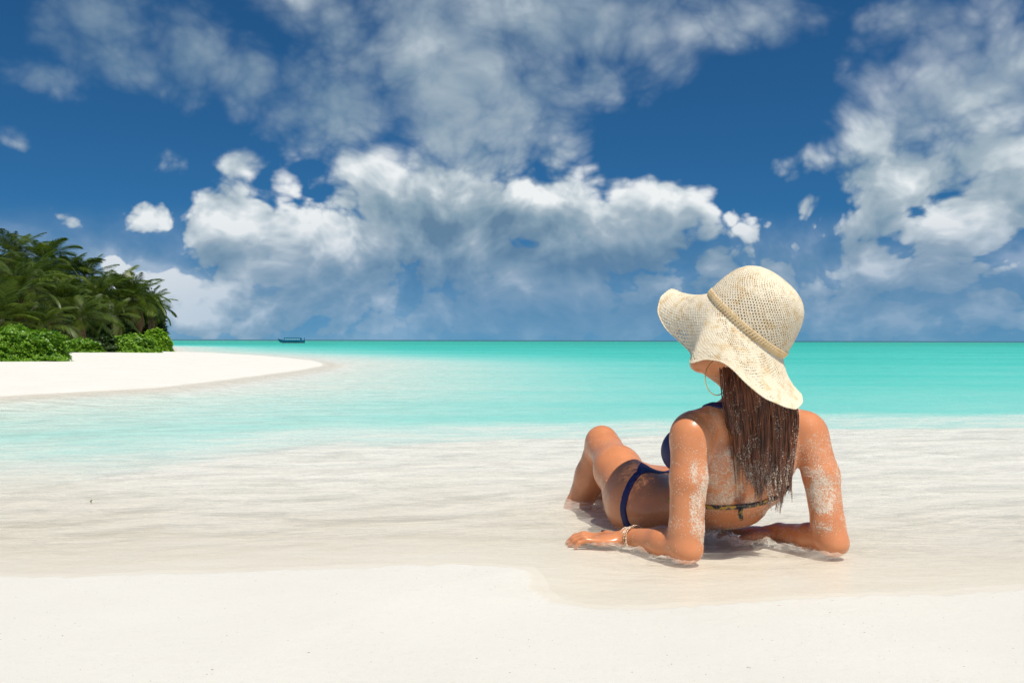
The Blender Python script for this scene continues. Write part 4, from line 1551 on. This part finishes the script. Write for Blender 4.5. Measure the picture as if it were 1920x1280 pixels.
HB, CB, WG, RF = paint('hull blue', (.014, .14, .27)), paint('cabin blue', (.015, .22, .46)), paint('pale pane', (.75, .88, .95), .3), paint('roof blue', (.03, .18, .33))
Lb = 4.9
n = 15
V = []
for i in range(n):
    t = i / (n - 1)
    x = (t - .5) * Lb
    wv_ = .62 * (math.sin(math.pi * min(1, .08 + t * .90)) ** .6)
    sheer = .36 + .34 * max(0, (.22 - t) / .22) ** 1.5 + .14 * max(0, (t - .85) / .15)
    keel = -.22 + .40 * max(0, (.12 - t) / .12) ** 1.4
    for s, z in ((-1, sheer), (-.86, .12), (0, keel), (.86, .12), (1, sheer)):
        V.append((x - (.30 * max(0, (.15 - t) / .15) * (z > .2)), s * wv_, z))
Fq = grid_faces(n, 5)
v0 = np.array(V)
dk = np.stack([v0[0::5], v0[4::5]], 1).reshape(-1, 3) - (0, 0, .04)
Fd = grid_faces(n, 2) + len(v0)
me = mesh_from('hull', np.concatenate([v0, dk]), np.concatenate([Fq, Fd[:, ::-1]]))
hull = link_obj('hull', me, HB, boat)


def boxm(name, x0, x1, y0, y1, z0, z1, mat, parent, bev=.01):
    v = [(x, y, z) for x in (x0, x1) for y in (y0, y1) for z in (z0, z1)]
    f = [(0, 1, 3, 2), (4, 6, 7, 5), (0, 4, 5, 1), (2, 3, 7, 6), (0, 2, 6, 4), (1, 5, 7, 3)]
    o = link_obj(name, mesh_from(name, v, f, False), mat, parent)
    md = o.modifiers.new('bevel', 'BEVEL'); md.width = bev; md.segments = 2
    return o


cab = boxm('cabin', -1.45, 1.72, -.46, .46, .30, .80, CB, boat, .03)
boxm('roof', -1.55, 1.85, -.56, .56, .803, .90, RF, boat, .03)
for k in range(9):
    x0 = -1.28 + k * .325
    boxm('window', x0, x0 + .24, -.475, -.455, .52, .72, WG, boat, .004)
boxm('sternpost', 2.28, 2.40, -.05, .05, .3, .92, HB, boat, .01)
boxm('bow_rail', -2.1, -1.6, -.30, -.27, .56, .60, HB, boat, .005)

# ------------------------------------------------------------------ scrap of seagrass lying in the swash
m, g, out = material('brown seagrass')
principled(g, out, (.24, .20, .08), .6)
c = P(171, 944, 2.76)
c[2] = .004
pts = [c + (-.006, .020, .002), c + (0, .006, .004), c + (.002, -.008, .003), c + (.014, -.022, .001)]
v_, f_ = tube_mesh([(np.array(pts), np.array([.0012, .0022, .002, .0008]))], 6)
o = link_obj('seagrass_blade', mesh_from('seagrass_blade', v_, f_), m)
o['label'] = 'tiny brown blade of seagrass floating alone in the shallow swash'
o['category'] = 'seagrass'
